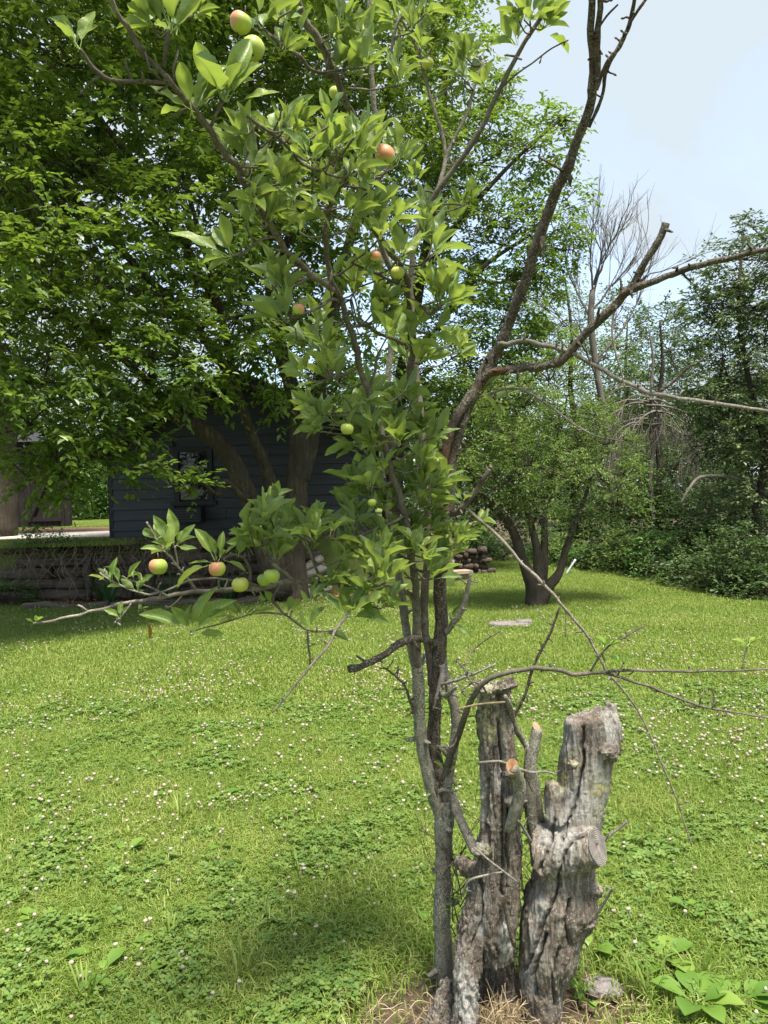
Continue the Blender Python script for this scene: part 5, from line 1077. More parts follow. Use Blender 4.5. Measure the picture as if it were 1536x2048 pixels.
br([(1425, 1415, 2.09, 1.6), (1428, 1395, 2.09, 1.4), (1424, 1378, 2.09, 1.2)], M_TWIG, 'twig', .05, 6, False)
# right live stem ending in a break
br([(888, 1610, 2.44, 15), (898, 1545, 2.43, 14), (908, 1490, 2.42, 14), (913, 1450, 2.42, 13), (908, 1412, 2.42, 13), (900, 1378, 2.42, 12), (893, 1350, 2.43, 10), (884, 1310, 2.44, 9)], M_BARK, 'stem', .07, 12, False, 3)
br([(897, 1590, 2.45, 12), (906, 1595, 2.44, 13), (917, 1627, 2.39, 13), (932, 1664, 2.34, 13), (950, 1702, 2.28, 13)], M_BARK, 'stem', .07, 12, False, 1)
# low dead branches on the left
br([(872, 1290, 2.43, 8), (850, 1282, 2.38, 7), (828, 1278, 2.33, 7.5), (802, 1286, 2.3, 7.5), (776, 1304, 2.27, 7.5), (752, 1316, 2.25, 7), (725, 1331, 2.23, 6.5), (697, 1339, 2.21, 8)], M_DEADBARK, 'dead_limb', .12, 10, False, 8, (.006, .03))
br([(826, 1428, 2.39, 5), (825, 1415, 2.38, 4.5), (815, 1382, 2.35, 4), (802, 1361, 2.33, 3.6), (781, 1346, 2.31, 3), (767, 1335, 2.3, 2.4)], M_TWIG, 'dead_limb', .08, 7, False, 8, (.006, .03))
br([(878, 1385, 2.4, 5), (893, 1390, 2.36, 6), (905, 1380, 2.33, 5), (915, 1372, 2.31, 3)], M_DEADGREY, 'dead_limb', .1, 8, False, 4, (.006, .02))
br([(876, 1371, 2.4, 4), (910, 1362, 2.36, 3.5), (935, 1352, 2.33, 3), (960, 1342, 2.31, 2.8), (992, 1328, 2.29, 2.8)], M_DEADGREY, 'dead_limb', .08, 7, False, 6, (.005, .02))
br([(956, 1381, 2.18, 3), (938, 1355, 2.2, 2.8), (926, 1335, 2.22, 2.5), (910, 1321, 2.23, 2)], M_TWIG, 'dead_twig', .08, 6, False, 5, (.005, .02))
br([(926, 1335, 2.22, 1.8), (945, 1302, 2.27, 1.8), (975, 1278, 2.25, 1.7), (1004, 1260, 2.24, 1.3)], M_TWIG, 'dead_twig', .08, 6, False, 3, (.005, .012))
br([(945, 1398, 2.2, 2), (930, 1392, 2.2, 2), (925, 1380, 2.2, 2), (945, 1366, 2.2, 2), (963, 1360, 2.2, 1.6)], M_TWIG, 'dead_twig', .08, 6, False, 3, (.005, .012))
br([(883, 1330, 2.42, 7), (880, 1365, 2.4, 7), (872, 1400, 2.39, 5), (866, 1420, 2.39, 2)], M_DEADGREY, 'dead_limb', .14, 9, False, 6, (.006, .02))
br([(893, 1265, 2.42, 8), (906, 1246, 2.4, 7), (919, 1230, 2.39, 6.5), (930, 1195, 2.37, 6), (942, 1142, 2.35, 3.5)], M_DEADGREY, 'dead_limb', .1, 9, False, 6, (.006, .02))
br([(935, 1172, 2.36, 2), (920, 1158, 2.35, 2), (905, 1150, 2.34, 1.6)], M_DEADGREY, 'dead_twig', .08, 6, False)
# right standing dead twig behind the left stump
br([(1023, 1450, 2.5, 5), (1030, 1428, 2.49, 3.6), (1048, 1395, 2.48, 3.4), (1058, 1360, 2.47, 3.3), (1068, 1330, 2.46, 3.4), (1083, 1300, 2.45, 3.3), (1103, 1260, 2.43, 3), (1119, 1215, 2.42, 2.3)], M_DEADBARK, 'dead_limb', .1, 8, False, 12, (.005, .016))
# leafy upper branches
br([(790, 560, 2.3, 8), (760, 480, 2.25, 8), (742, 420, 2.2, 8), (735, 350, 2.14, 8.5), (722, 285, 2.08, 8.5), (705, 232, 2.04, 8.5), (690, 200, 2.0, 9), (668, 150, 1.96, 10), (656, 125, 1.94, 10), (640, 88, 1.91, 10), (615, 45, 1.88, 10), (590, -15, 1.84, 9.5)], M_TWIG, 'branch', .05, 10, spur=3)
br([(660, 155, 1.96, 5), (645, 149, 1.93, 5), (619, 137, 1.88, 5), (599, 114, 1.84, 5.5), (570, 94, 1.78, 5.5), (544, 72, 1.72, 5.5), (518, 58, 1.67, 5)], M_TWIG, 'branch', .05, 8, spur=4)
br([(672, 577, 1.93, 7), (658, 575, 1.9, 7.5), (619, 543, 1.85, 8.5), (596, 524, 1.82, 8.5), (573, 504, 1.79, 8.5), (550, 465, 1.75, 8), (524, 426, 1.71, 8), (512, 405, 1.68, 7.5), (498, 385, 1.65, 7.5), (480, 356, 1.62, 7.5), (477, 339, 1.61, 8), (454, 316, 1.58, 8), (438, 287, 1.56, 8.5), (419, 254, 1.53, 8.5), (386, 221, 1.5, 8.5), (363, 192, 1.48, 8), (340, 164, 1.46, 8), (321, 140, 1.45, 7.5), (288, 110, 1.43, 7), (262, 72, 1.41, 7), (236, 29, 1.39, 6.5), (215, -15, 1.37, 6.5)], M_TWIG, 'branch', .05, 10, leafy=True, spur=6)
br([(335, 167, 1.46, 5), (292, 164, 1.45, 5.5), (262, 163, 1.44, 6), (230, 161, 1.43, 6), (210, 153, 1.42, 6), (187, 137, 1.41, 5.5), (171, 117, 1.4, 5.5), (158, 98, 1.39, 4.5)], M_TWIG, 'branch', .05, 8, leafy=False, spur=4)
br([(329, 136, 1.45, 5), (332, 110, 1.44, 5.5), (335, 85, 1.43, 6), (339, 62, 1.42, 6)], M_TWIG, 'branch', .05, 8)
br([(422, 252, 1.53, 4.5), (432, 228, 1.52, 4.5), (448, 200, 1.51, 5)], M_TWIG, 'branch', .05, 8)
br([(690, 372, 1.74, 4.5), (660, 350, 1.7, 4.5), (606, 329, 1.62, 4.5), (570, 287, 1.58, 4.5), (550, 270, 1.56, 4.5), (524, 254, 1.54, 4.5), (493, 232, 1.52, 4)], M_TWIG, 'branch', .05, 8, spur=4)
br([(737, 181, 2.3, 3.5), (715, 178, 2.25, 3.2), (697, 177, 2.2, 3)], M_TWIG, 'branch', .05, 7)
br([(552, 473, 1.75, 4), (528, 476, 1.73, 4), (508, 489, 1.71, 3.8), (485, 507, 1.69, 3.5), (462, 512, 1.67, 3)], M_TWIG, 'branch', .05, 7)
br([(684, 604, 1.96, 4.5), (664, 598, 1.92, 4.5), (642, 613, 1.89, 4), (612, 626, 1.86, 3.8), (583, 637, 1.83, 3.4), (554, 644, 1.81, 2.6)], M_TWIG, 'branch', .05, 7, spur=3)
br([(812, 573, 2.1, 4.5), (772, 556, 2.05, 4.2), (730, 537, 2.0, 4), (703, 525, 1.97, 3)], M_TWIG, 'branch', .05, 7, spur=2)
br([(826, 698, 2.22, 5), (788, 680, 2.18, 4.5), (756, 664, 2.14, 4.5), (733, 651, 2.1, 4), (707, 654, 2.06, 3.5)], M_TWIG, 'branch', .05, 7, spur=2)
br([(824, 600, 2.14, 4.5), (847, 616, 2.1, 4.5), (863, 625, 2.08, 4.5), (884, 611, 2.06, 4)], M_TWIG, 'branch', .05, 7)
br([(826, 654, 2.18, 4), (837, 664, 2.16, 4), (857, 667, 2.13, 3.5)], M_TWIG, 'branch', .05, 7)
br([(714, 736, 2.04, 4), (690, 748, 2.02, 4), (655, 758, 1.99, 3.5)], M_TWIG, 'branch', .05, 7)
br([(735, 785, 2.08, 4), (750, 740, 2.06, 4), (757, 705, 2.04, 3.5)], M_TWIG, 'branch', .05, 7)
# upper right slanting branches
br([(850, 930, 2.4, 9), (838, 800, 2.45, 8.5), (825, 650, 2.47, 8), (822, 540, 2.47, 7.5), (833, 470, 2.46, 7.5), (846, 430, 2.45, 7.5), (880, 375, 2.43, 7.5), (920, 322, 2.4, 7.5), (960, 262, 2.37, 7), (1000, 178, 2.33, 6.5), (1040, 100, 2.29, 6), (1075, 45, 2.26, 5.5), (1115, -20, 2.22, 5)], M_TWIG, 'branch', .05, 9, spur=6)
br([(870, 392, 2.44, 6), (885, 350, 2.45, 6.5), (892, 318, 2.46, 6.5), (905, 285, 2.46, 5.5), (920, 255, 2.46, 5), (935, 225, 2.46, 4.5), (950, 170, 2.45, 4), (968, 120, 2.44, 3)], M_PALE_TWIG, 'branch', .05, 8, spur=3)
br([(893, 316, 2.46, 5.5), (885, 272, 2.46, 5.5), (870, 220, 2.45, 5.5), (852, 165, 2.44, 5.2), (840, 112, 2.43, 5), (820, 70, 2.42, 4.5), (806, 42, 2.41, 4)], M_PALE_TWIG, 'branch', .05, 8, spur=5)
br([(1008, 170, 2.33, 2.8), (1040, 143, 2.31, 2.4), (1065, 126, 2.3, 2.2), (1100, 99, 2.28, 2), (1137, 80, 2.26, 1.5)], M_TWIG, 'twig', .05, 6, leafy=False, spur=3, spl=(.005, .012))
br([(775, 150, 2.35, 4), (790, 60, 2.33, 4), (806, 30, 2.32, 3.5)], M_TWIG, 'branch', .05, 7)
# long horizontal apple branch on the left
br([(838, 1240, 2.37, 8), (824, 1195, 2.34, 8), (795, 1180, 2.31, 8), (760, 1172, 2.28, 8), (690, 1165, 2.23, 8), (640, 1163, 2.19, 8), (609, 1162, 2.17, 8), (584, 1162, 2.15, 8), (560, 1166, 2.13, 8), (526, 1175, 2.11, 8.5), (509, 1178, 2.1, 8), (464, 1180, 2.08, 7.5), (428, 1181, 2.06, 7), (392, 1183, 2.04, 7), (356, 1189, 2.02, 6.5), (320, 1197, 2.0, 6), (273, 1203, 1.98, 5.5), (234, 1210, 1.96, 5.5), (205, 1218, 1.95, 5), (176, 1223, 1.94, 4.5), (156, 1231, 1.93, 4.5), (123, 1237, 1.92, 4), (98, 1243, 1.91, 3.5), (66, 1247, 1.9, 3)], M_PALE_TWIG, 'branch', .06, 10, leafy=False, spur=7, spl=(.008, .025))
br([(175, 1222, 1.94, 3), (165, 1214, 1.93, 3), (156, 1211, 1.93, 3.2)], M_PALE_TWIG, 'twig', .06, 6, leafy=False)
br([(516, 1172, 2.1, 4), (490, 1165, 2.07, 3.8), (457, 1160, 2.04, 3.6), (428, 1157, 2.02, 3.5), (395, 1158, 2.0, 3.3), (369, 1165, 1.99, 3.3), (340, 1178, 1.98, 3.3), (320, 1184, 1.97, 3), (298, 1189, 1.96, 3), (272, 1183, 1.95, 3), (242, 1171, 1.94, 3), (223, 1162, 1.93, 3), (200, 1145, 1.92, 2.8)], M_PALE_TWIG, 'branch', .06, 8, leafy=False, spur=5, spl=(.006, .015))
br([(335, 1193, 2.0, 3.2), (307, 1178, 1.99, 3), (281, 1167, 1.98, 2.8), (258, 1159, 1.97, 2.6), (245, 1152, 1.96, 2.2)], M_PALE_TWIG, 'branch', .06, 7, leafy=False, spur=2, spl=(.006, .015))
br([(392, 1184, 2.04, 5), (380, 1166, 2.03, 4.5), (368, 1150, 2.02, 4), (356, 1136, 2.01, 3.8), (343, 1119, 2.0, 3.5), (333, 1106, 1.99, 3.5), (314, 1080, 1.98, 3.2), (302, 1057, 1.97, 3), (294, 1044, 1.96, 3.5)], M_PALE_TWIG, 'branch', .06, 8, leafy=False, spur=4, spl=(.006, .015))
br([(356, 1134, 2.01, 3), (352, 1112, 2.0, 3), (350, 1092, 1.99, 3)], M_PALE_TWIG, 'branch', .06, 7, leafy=False)
br([(498, 1176, 2.09, 4.5), (500, 1145, 2.07, 4.5), (490, 1119, 2.05, 4), (476, 1111, 2.04, 3.5), (460, 1110, 2.03, 3.2), (447, 1117, 2.02, 3)], M_TWIG, 'branch', .06, 8, leafy=False, spur=3, spl=(.006, .015))
br([(364, 1192, 2.02, 2.5), (346, 1210, 2.0, 2.3), (327, 1217, 1.99, 2.2), (301, 1223, 1.98, 2), (278, 1221, 1.97, 2)], M_TWIG, 'twig', .06, 6, leafy=False, spur=2, spl=(.005, .012))
br([(262, 1207, 1.97, 2.6), (253, 1220, 1.96, 2.6), (242, 1233, 1.95, 2.6), (229, 1246, 1.94, 3.2)], M_PALE_TWIG, 'twig', .06, 6, leafy=False, spur=3, spl=(.005, .012))
br([(640, 1163, 2.19, 5), (633, 1137, 2.16, 4.5), (622, 1112, 2.13, 4), (613, 1087, 2.1, 3.5), (608, 1068, 2.08, 3)], M_PALE_TWIG, 'branch', .06, 7)
br([(590, 1162, 2.15, 5), (565, 1143, 2.12, 4.5), (551, 1133, 2.1, 4), (536, 1117, 2.08, 3.5), (522, 1094, 2.06, 3)], M_PALE_TWIG, 'branch', .06, 7)
br([(812, 1030, 2.24, 4.5), (785, 1045, 2.2, 4), (747, 1060, 2.17, 3.6), (713, 1075, 2.14, 3.3), (688, 1078, 2.12, 3), (667, 1078, 2.1, 2.6), (647, 1075, 2.09, 2)], M_TWIG, 'branch', .06, 7)
br([(815, 1085, 2.26, 5), (770, 1120, 2.2, 5), (735, 1160, 2.15, 5), (710, 1200, 2.12, 5), (692, 1233, 2.1, 5), (672, 1259, 2.08, 4.8), (656, 1292, 2.06, 4.5), (633, 1318, 2.05, 4.2), (610, 1346, 2.04, 3.8), (592, 1368, 2.03, 3.4), (572, 1394, 2.02, 3), (544, 1426, 2.0, 2.6)], M_PALE_TWIG, 'branch', .06, 8, leafy=True, spur=8, spl=(.006, .025))
br([(668, 1264, 2.08, 3), (660, 1285, 2.08, 3), (648, 1284, 2.07, 2.6), (640, 1275, 2.07, 2)], M_PALE_TWIG, 'twig', .06, 6, leafy=False)
br([(560, 1170, 2.12, 4), (545, 1200, 2.1, 3.6), (560, 1218, 2.09, 3.2), (575, 1231, 2.08, 3), (597, 1250, 2.08, 3), (614, 1260, 2.08, 2.8), (640, 1263, 2.08, 2.4), (672, 1260, 2.08, 2.2)], M_TWIG, 'branch', .06, 7, leafy=False, spur=3, spl=(.006, .012))
br([(615, 1262, 2.08, 2.6), (617, 1292, 2.07, 2.6), (620, 1330, 2.07, 2.2)], M_DEADBARK, 'twig', .1, 6, leafy=False, spur=3, spl=(.004, .01))
br([(575, 1228, 2.08, 2.6), (520, 1226, 2.05, 2.4), (483, 1234, 2.03, 2.2), (440, 1248, 2.01, 2.2), (408, 1256, 2.0, 2.2), (380, 1264, 1.99, 2.5)], M_TWIG, 'branch', .06, 7, leafy=False)
br([(905, 1075, 2.38, 4), (925, 1060, 2.35, 3.5), (950, 1050, 2.32, 3)], M_TWIG, 'twig', .06, 6, leafy=False)
# small dead twigs round the base
for k in range(16):
    a = P(rng.uniform(885, 925), rng.uniform(1700, 1900), 2.40 + rng.uniform(-.05, .05)); d = nrm(np.array((rng.normal(.05, .4), -.2, rng.uniform(.2, 1)))); m2 = MB()
    bare(m2, a, d, rng.uniform(.10, .2), .0022, 1, up=.1, spread=.5); m2.build('dead_twig', M_DEADBARK, at)

# leaf shapes
def leaf_mesh(name, seed, droop, fold, wave, asp, mat=None, lowpoly=False):
    rg = np.random.default_rng(seed); n = 7 if lowpoly else 13; s = np.linspace(0, 1, n)
    prof_ = np.interp(s, [0, .08, .25, .45, .65, .82, .93, 1], [.02, .38, .84, 1.0, .9, .58, .26, 0.0]) * asp * .5
    cols = [-1, -.5, 0, .5, 1]; v = []; lu = []; lv = []; ph = rg.uniform(0, 6.28); tw = rg.normal(0, .35)
    sb_ = rg.normal(0, .10)
    for i in range(n):
        for c in cols:
            xx = c * prof_[i]; z = fold * abs(xx) * 1.6 - droop * s[i] ** 2 - .0 + wave * math.sin(s[i] * 13 + ph + (1.7 if c < 0 else 0)) * abs(c) ** 1.5 * asp * .5 * math.sin(math.pi * min(1, s[i] * 1.05))
            a = tw * s[i]; x2 = xx * math.cos(a) - z * math.sin(a) * .3 + sb_ * s[i] ** 2; z2 = z + xx * math.sin(a)
            v.append((x2, .26 + .95 * s[i] * (1 - .18 * droop * s[i]), z2)); lu.append(c); lv.append(s[i])
    v = np.array(v); q = [(i * 5 + j, i * 5 + j + 1, i * 5 + j + 6, i * 5 + j + 5) for i in range(n - 1) for j in range(4)]
    pw = .014; pet = np.array([(-pw, 0, -.03), (pw, 0, -.03), (pw, .15, -.012), (-pw, .15, -.012), (-pw, .3, .004), (pw, .3, .004)])
    mbx = MB(); mbx.add(v, q, lu=lu, lv=lv, rnd=0.0); mbx.add(pet, [(0, 1, 2, 3), (3, 2, 5, 4)], lu=0.0, lv=0.5, rnd=0.0)
    return mbx
LV = [leaf_mesh('leaf', k, rng.uniform(-.05, .32), rng.uniform(.25, .85), rng.uniform(.10, .26), rng.uniform(.32, .43)) for k in range(12)]
LVM = [m.mesh('leaf', M_APPLE_LEAF) for m in LV]; LVV = [(np.concatenate(m.v), np.concatenate(m.q), np.concatenate(m.at['lu']), np.concatenate(m.at['lv'])) for m in LV]
LEAVES = []  # (pos, matrix3, scale, variant)
def rosette(c, u, n, size, spread=(.2, 1.0), biasv=None):
    u = nrm(u); a0 = rng.uniform(0, 6.28); e1 = nrm(np.cross(u, (0.3, 1, .2))); e2 = np.cross(u, e1)
    for k in range(n):
        a = a0 + k * 2.4 + rng.normal(0, .25); al = rng.uniform(*spread); rd = e1 * math.cos(a) + e2 * math.sin(a); d = nrm(u * math.cos(al) + rd * math.sin(al) + (biasv if biasv is not None else 0))
        upv = nrm(np.array((0, 0, 1.0)) * .9 + u * .5 + rng.normal(0, .55, 3)); zd = upv - d * (upv @ d); zd = nrm(zd); xd = np.cross(d, zd)
        LEAVES.append((np.array(c) + rng.normal(0, .004, 3), np.stack((xd, d, zd), 1), size * rng.uniform(.62, 1.15), int(rng.integers(0, 12))))
SKP = np.concatenate(SK); TW = MB()
UP = np.array((0, 0, 1.0))
def cluster(px, py, d, n, size, u=None, attach=True, spread=(.2, 1.0), link=.16):
    c = P(px, py, d)
    ds = np.linalg.norm(SKP - c, axis=1); i = int(np.argmin(ds + np.where(SKP[:, 2] > c[2] + .02, .05, 0)))
    if attach and ds[i] > .008:
        a = SKP[i]
        if ds[i] > link: c = a + (c - a) / ds[i] * link
        mid = (a + c) / 2 + rng.normal(0, .006, 3) - np.array((0, 0, .008)); p2, r2 = catmull([a, mid, c], [.0026, .0022, .0026], 4); tube(TW, p2, r2, 6, rough=.1)
        dirn = nrm(c - a)
    else: dirn = rng.normal(0, .3, 3)
    uu = nrm(dirn * .5 + UP * .75 + rng.normal(0, .28, 3)) if u is None else np.array(u, float)
    rosette(c, uu, n, size, spread)
blobs = [(345, 45, 45, 30, 2, 1.42, 1.0), (700, 90, 60, 60, 5, 1.95, 1), (820, 70, 50, 50, 5, 2.35, 1), (770, 150, 50, 45, 4, 2.3, 1), (560, 80, 35, 45, 2, 1.74, 1), (955, 150, 35, 50, 6, 2.43, .9), (1060, 50, 28, 25, 3, 2.27, .95), (1040, 30, 25, 20, 2, 2.27, .95),
         (620, 290, 100, 50, 12, 1.64, 1.0), (560, 270, 60, 40, 4, 1.58, 1), (480, 320, 40, 45, 4, 1.62, 1), (740, 300, 50, 50, 6, 1.85, 1), (640, 390, 110, 45, 11, 1.75, 1), (540, 400, 50, 40, 4, 1.7, 1), (800, 350, 40, 50, 3, 2.0, 1), (885, 420, 60, 30, 6, 2.42, .9), (540, 440, 50, 35, 3, 1.72, 1),
         (700, 460, 95, 50, 8, 1.88, 1), (870, 500, 35, 45, 4, 2.05, 1), (590, 570, 45, 45, 5, 1.84, 1), (890, 600, 35, 35, 4, 2.05, 1), (760, 560, 85, 55, 8, 2.1, 1), (720, 670, 95, 55, 9, 2.06, 1), (640, 730, 35, 35, 4, 1.99, 1), (820, 680, 50, 55, 5, 2.2, 1), (905, 705, 28, 30, 4, 2.36, .85),
         (760, 780, 95, 55, 9, 2.16, 1), (660, 840, 45, 40, 5, 2.1, .95), (775, 880, 90, 55, 14, 2.2, 1), (800, 960, 85, 50, 14, 2.25, 1), (740, 1000, 50, 50, 6, 2.2, 1), (840, 1040, 70, 45, 10, 2.3, 1), (720, 1090, 75, 50, 10, 2.16, 1), (620, 1080, 45, 40, 6, 2.1, 1), (540, 1060, 60, 40, 7, 2.07, 1), (700, 1160, 75, 45, 8, 2.13, 1), (810, 1130, 60, 50, 8, 2.28, 1), (885, 1090, 28, 40, 5, 2.36, .9), (560, 1110, 45, 35, 4, 2.08, 1), (760, 1210, 35, 25, 3, 2.15, .9)]
for (cx, cy_, rx, ry, n, d, sz) in blobs:
    for k in range(int(round(n * 1.1))):
        a = rng.uniform(0, 6.28); q = math.sqrt(rng.random()); cluster(cx + 1.1 * rx * q * math.cos(a), cy_ + ry * q * math.sin(a), d + rng.normal(0, .07), int(rng.integers(5, 10)), (.058 + .010 * (d - 1.5) / .8 * 1.6) * sz * rng.uniform(.9, 1.15))
# traced rosettes
for (px, py, d, n, s, u) in [(339, 62, 1.42, 7, .085, (-.1, -.2, 1)), (158, 98, 1.39, 2, .07, (-.1, 0, 1)), (448, 198, 1.51, 6, .085, (.1, -.2, 1)), (385, 222, 1.5, 3, .095, (.2, -.1, 1)), (378, 228, 1.5, 2, .09, (-.7, 0, .6)), (518, 56, 1.67, 5, .075, (.1, 0, 1)), (600, 70, 1.83, 3, .07, (0, 0, 1)), (668, 140, 1.95, 6, .09, (.3, -.1, 1)), (700, 120, 1.96, 4, .09, (.5, 0, .8)),
                            (462, 512, 1.67, 4, .08, (-.8, 0, .35)), (575, 640, 1.82, 7, .085, (-.5, 0, .9)), (884, 610, 2.06, 7, .085, (.7, -.1, .7)), (863, 666, 2.13, 4, .08, (.8, 0, .3)), (870, 520, 2.08, 4, .085, (.6, 0, .7)), (655, 758, 1.99, 5, .085, (-.8, 0, .4)),
                            (333, 1104, 1.99, 4, .065, (-.4, 0, .9)), (480, 1112, 2.04, 3, .06, (.2, 0, 1)), (525, 1092, 2.06, 7, .085, (.1, -.1, 1)), (608, 1068, 2.08, 6, .08, (.1, 0, 1)),
                            (483, 1233, 2.03, 4, .055, (-.2, 0, .8)), (575, 1230, 2.08, 2, .06, (.3, 0, 1)), (250, 1158, 1.97, 3, .045, (.3, 0, .9)), (272, 1184, 1.95, 4, .038, (.3, 0, .8)), (223, 1160, 1.93, 3, .042, (-.2, 0, 1)), (281, 1167, 1.98, 2, .045, (.5, 0, .9)), (278, 1221, 1.97, 2, .03, (.2, 0, .6)), (620, 1210, 2.1, 3, .06, (0, 0, 1)), (692, 1230, 2.1, 5, .085, (.5, -.1, .8)), (640, 1262, 2.08, 2, .06, (.3, 0, -.4)), (715, 1195, 2.12, 5, .09, (.6, -.2, .5)),
                            (520, 1180, 2.1, 3, .06, (.3, 0, -.6)), (905, 1070, 2.36, 5, .065, (.7, 0, .6)), (950, 1048, 2.32, 4, .05, (.8, 0, .5)), (925, 1000, 2.32, 3, .06, (-.2, 0, 1)), (900, 1240, 2.4, 4, .06, (.8, 0, .2)), (960, 785, 2.42, 4, .075, (.8, 0, .4)), (990, 800, 2.42, 3, .07, (.8, 0, -.2)), (893, 1540, 2.41, 2, .05, (-.2, -.4, .4)), (872, 1585, 2.41, 1, .04, (0, -.5, -.5)), (905, 1820, 2.40, 4, .045, (.2, -.2, 1)), (1035, 90, 2.29, 5, .08, (-.2, 0, 1)), (1085, 60, 2.26, 3, .08, (.7, 0, .5))]:
    cluster(px, py, d, n + (1 if n > 4 else 0), s * (1.12 if n > 4 else 1.0), u, attach=False, spread=(.25, 1.25))
def one_leaf(bx, by, tx, ty, d, dt=0.0, roll=0.0):
    """one leaf from its stalk end to its tip"""
    b_ = P(bx, by, d); e = P(tx, ty, d + dt); v = e - b_; ln = np.linalg.norm(v); dd = v / ln
    zd = nrm(np.array((roll, -.55, .75)) + rng.normal(0, .25, 3)); zd = nrm(zd - dd * (zd @ dd)); LEAVES.append((b_, np.stack((np.cross(dd, zd), dd, zd), 1), ln / 1.17, int(rng.integers(0, 12))))
for (bx, by, tx, ty, d) in [(347, 1090, 353, 1020, 1.985), (336, 1096, 322, 1029, 1.98), (332, 1098, 314, 1042, 1.98), (316, 1080, 283, 1058, 1.97), (338, 1100, 343, 1048, 1.97), (351, 1092, 388, 1049, 1.98), (353, 1092, 387, 1066, 1.99), (352, 1090, 367, 1060, 2.0), (352, 1090, 388, 1104, 1.97), (332, 1102, 282, 1093, 1.97), (330, 1104, 346, 1080, 1.96),
                            (430, 1121, 395, 1052, 1.99), (433, 1120, 421, 1066, 2.01), (441, 1116, 443, 1061, 2.01), (444, 1116, 473, 1083, 2.02), (436, 1122, 452, 1096, 2.0), (424, 1126, 345, 1162, 1.96), (428, 1124, 377, 1124, 1.98), (447, 1118, 492, 1142, 2.0), (470, 1110, 488, 1066, 2.03),
                            (379, 1265, 288, 1212, 1.96), (378, 1264, 352, 1208, 1.98), (380, 1264, 374, 1212, 2.0), (384, 1264, 442, 1212, 1.95), (386, 1262, 457, 1190, 1.98), (384, 1262, 429, 1173, 2.0), (388, 1266, 445, 1271, 1.98), (382, 1262, 402, 1196, 2.02),
                            (485, 1233, 548, 1221, 2.02), (483, 1233, 438, 1243, 2.02), (480, 1232, 455, 1210, 2.03), (484, 1230, 508, 1208, 2.04), (482, 1232, 470, 1205, 2.04), (241, 1238, 214, 1214, 1.94), (241, 1236, 238, 1203, 1.94), (243, 1234, 258, 1209, 1.95), (279, 1167, 304, 1146, 1.97), (268, 1163, 262, 1131, 1.97), (224, 1160, 229, 1115, 1.92), (240, 1168, 226, 1141, 1.93), (250, 1175, 214, 1170, 1.94), (262, 1182, 292, 1186, 1.95), (275, 1180, 281, 1160, 1.95),
                            (614, 1258, 650, 1212, 2.08), (612, 1258, 596, 1226, 2.08), (505, 1110, 478, 1048, 2.06), (525, 1092, 500, 1030, 2.05), (525, 1092, 548, 1025, 2.05), (522, 1094, 458, 1074, 2.04), (526, 1094, 590, 1040, 2.05), (610, 1070, 640, 1005, 2.07), (608, 1070, 590, 1008, 2.07), (606, 1072, 562, 1046, 2.07), (612, 1070, 662, 1036, 2.07), (690, 1232, 640, 1180, 2.08), (692, 1232, 770, 1185, 2.06), (694, 1230, 735, 1170, 2.07), (692, 1234, 778, 1232, 2.07),
                            (895, 1118, 937, 1086, 2.36), (893, 1122, 905, 1090, 2.36), (930, 1062, 962, 1040, 2.33), (160, 97, 104, 22, 1.38), (159, 97, 178, 22, 1.39), (157, 96, 130, 40, 1.37), (462, 512, 340, 457, 1.64), (464, 512, 400, 520, 1.66), (884, 610, 965, 582, 2.04), (880, 612, 868, 522, 2.05), (884, 608, 927, 532, 2.05), (470, 205, 553, 180, 1.5), (450, 200, 405, 120, 1.5), (450, 202, 500, 60, 1.5), (450, 202, 428, 140, 1.5), (452, 203, 520, 118, 1.5),
                            (390, 222, 300, 178, 1.49), (390, 220, 440, 112, 1.5), (392, 220, 470, 150, 1.5), (388, 218, 410, 150, 1.5)]: one_leaf(bx, by, tx, ty, d, rng.normal(0, .015))
TW.build('twigs', M_TWIG, at, kind='stuff')
# the 300 nearest leaves singly, the rest joined
pos = np.array([l[0] for l in LEAVES]); prj = project(pos); dist = np.linalg.norm(pos - CAM, axis=1) / np.array([l[2] for l in LEAVES])
dist = np.where((prj[:, 0] > -20) & (prj[:, 0] < 1556) & (prj[:, 1] > -20), dist, 1e9); od = np.argsort(dist); single = set(od[:300].tolist()); rest = MB(); ato = np.array(at.location)
for i, (c, M3, s, k) in enumerate(LEAVES):
    if i in single:
        o = bpy.data.objects.new('leaf', LVM[k]); COL.objects.link(o); o.parent = at
        o.matrix_local = Matrix.Translation(Vector(c - ato)) @ Matrix(M3.tolist()).to_4x4() @ Matrix.Scale(s, 4)
    else:
        v, q, lu, lv = LVV[k]; rest.add(v @ M3.T * s + c, q, lu=lu, lv=lv, rnd=rng.random())
rest.build('leaves', M_APPLE_LEAF, at, kind='stuff')
print('apple leaves', len(LEAVES))
# young pale tufts on the long shoot
for (px, py, d, n, s) in ((1213, 1293, 2.13, 5, .045), (1238, 1336, 2.13, 6, .042), (1495, 1291, 2.08, 5, .036), (1394, 1336, 2.1, 3, .03), (1368, 1388, 2.1, 3, .03), (1205, 1300, 2.13, 3, .04), (70, 1246, 1.9, 4, .022)):
    c = P(px, py, d)
    for k in range(n):
        a = rng.uniform(0, 6.28); dd = nrm(np.array((math.cos(a), math.sin(a) * .6, rng.uniform(.4, 1.2)))); zd = nrm(UP - dd * dd[2] + rng.normal(0, .2, 3)); zd = nrm(zd - dd * (zd @ dd)); M3 = np.stack((np.cross(dd, zd), dd, zd), 1); v, q, lu, lv = LVV[int(rng.integers(0, 12))]
        m2 = MB(); m2.add(v @ M3.T * s * rng.uniform(.7, 1.1) + c, q, lu=lu, lv=lv, rnd=rng.random()); m2.build('young_leaf', M_YOUNG_LEAF, at)

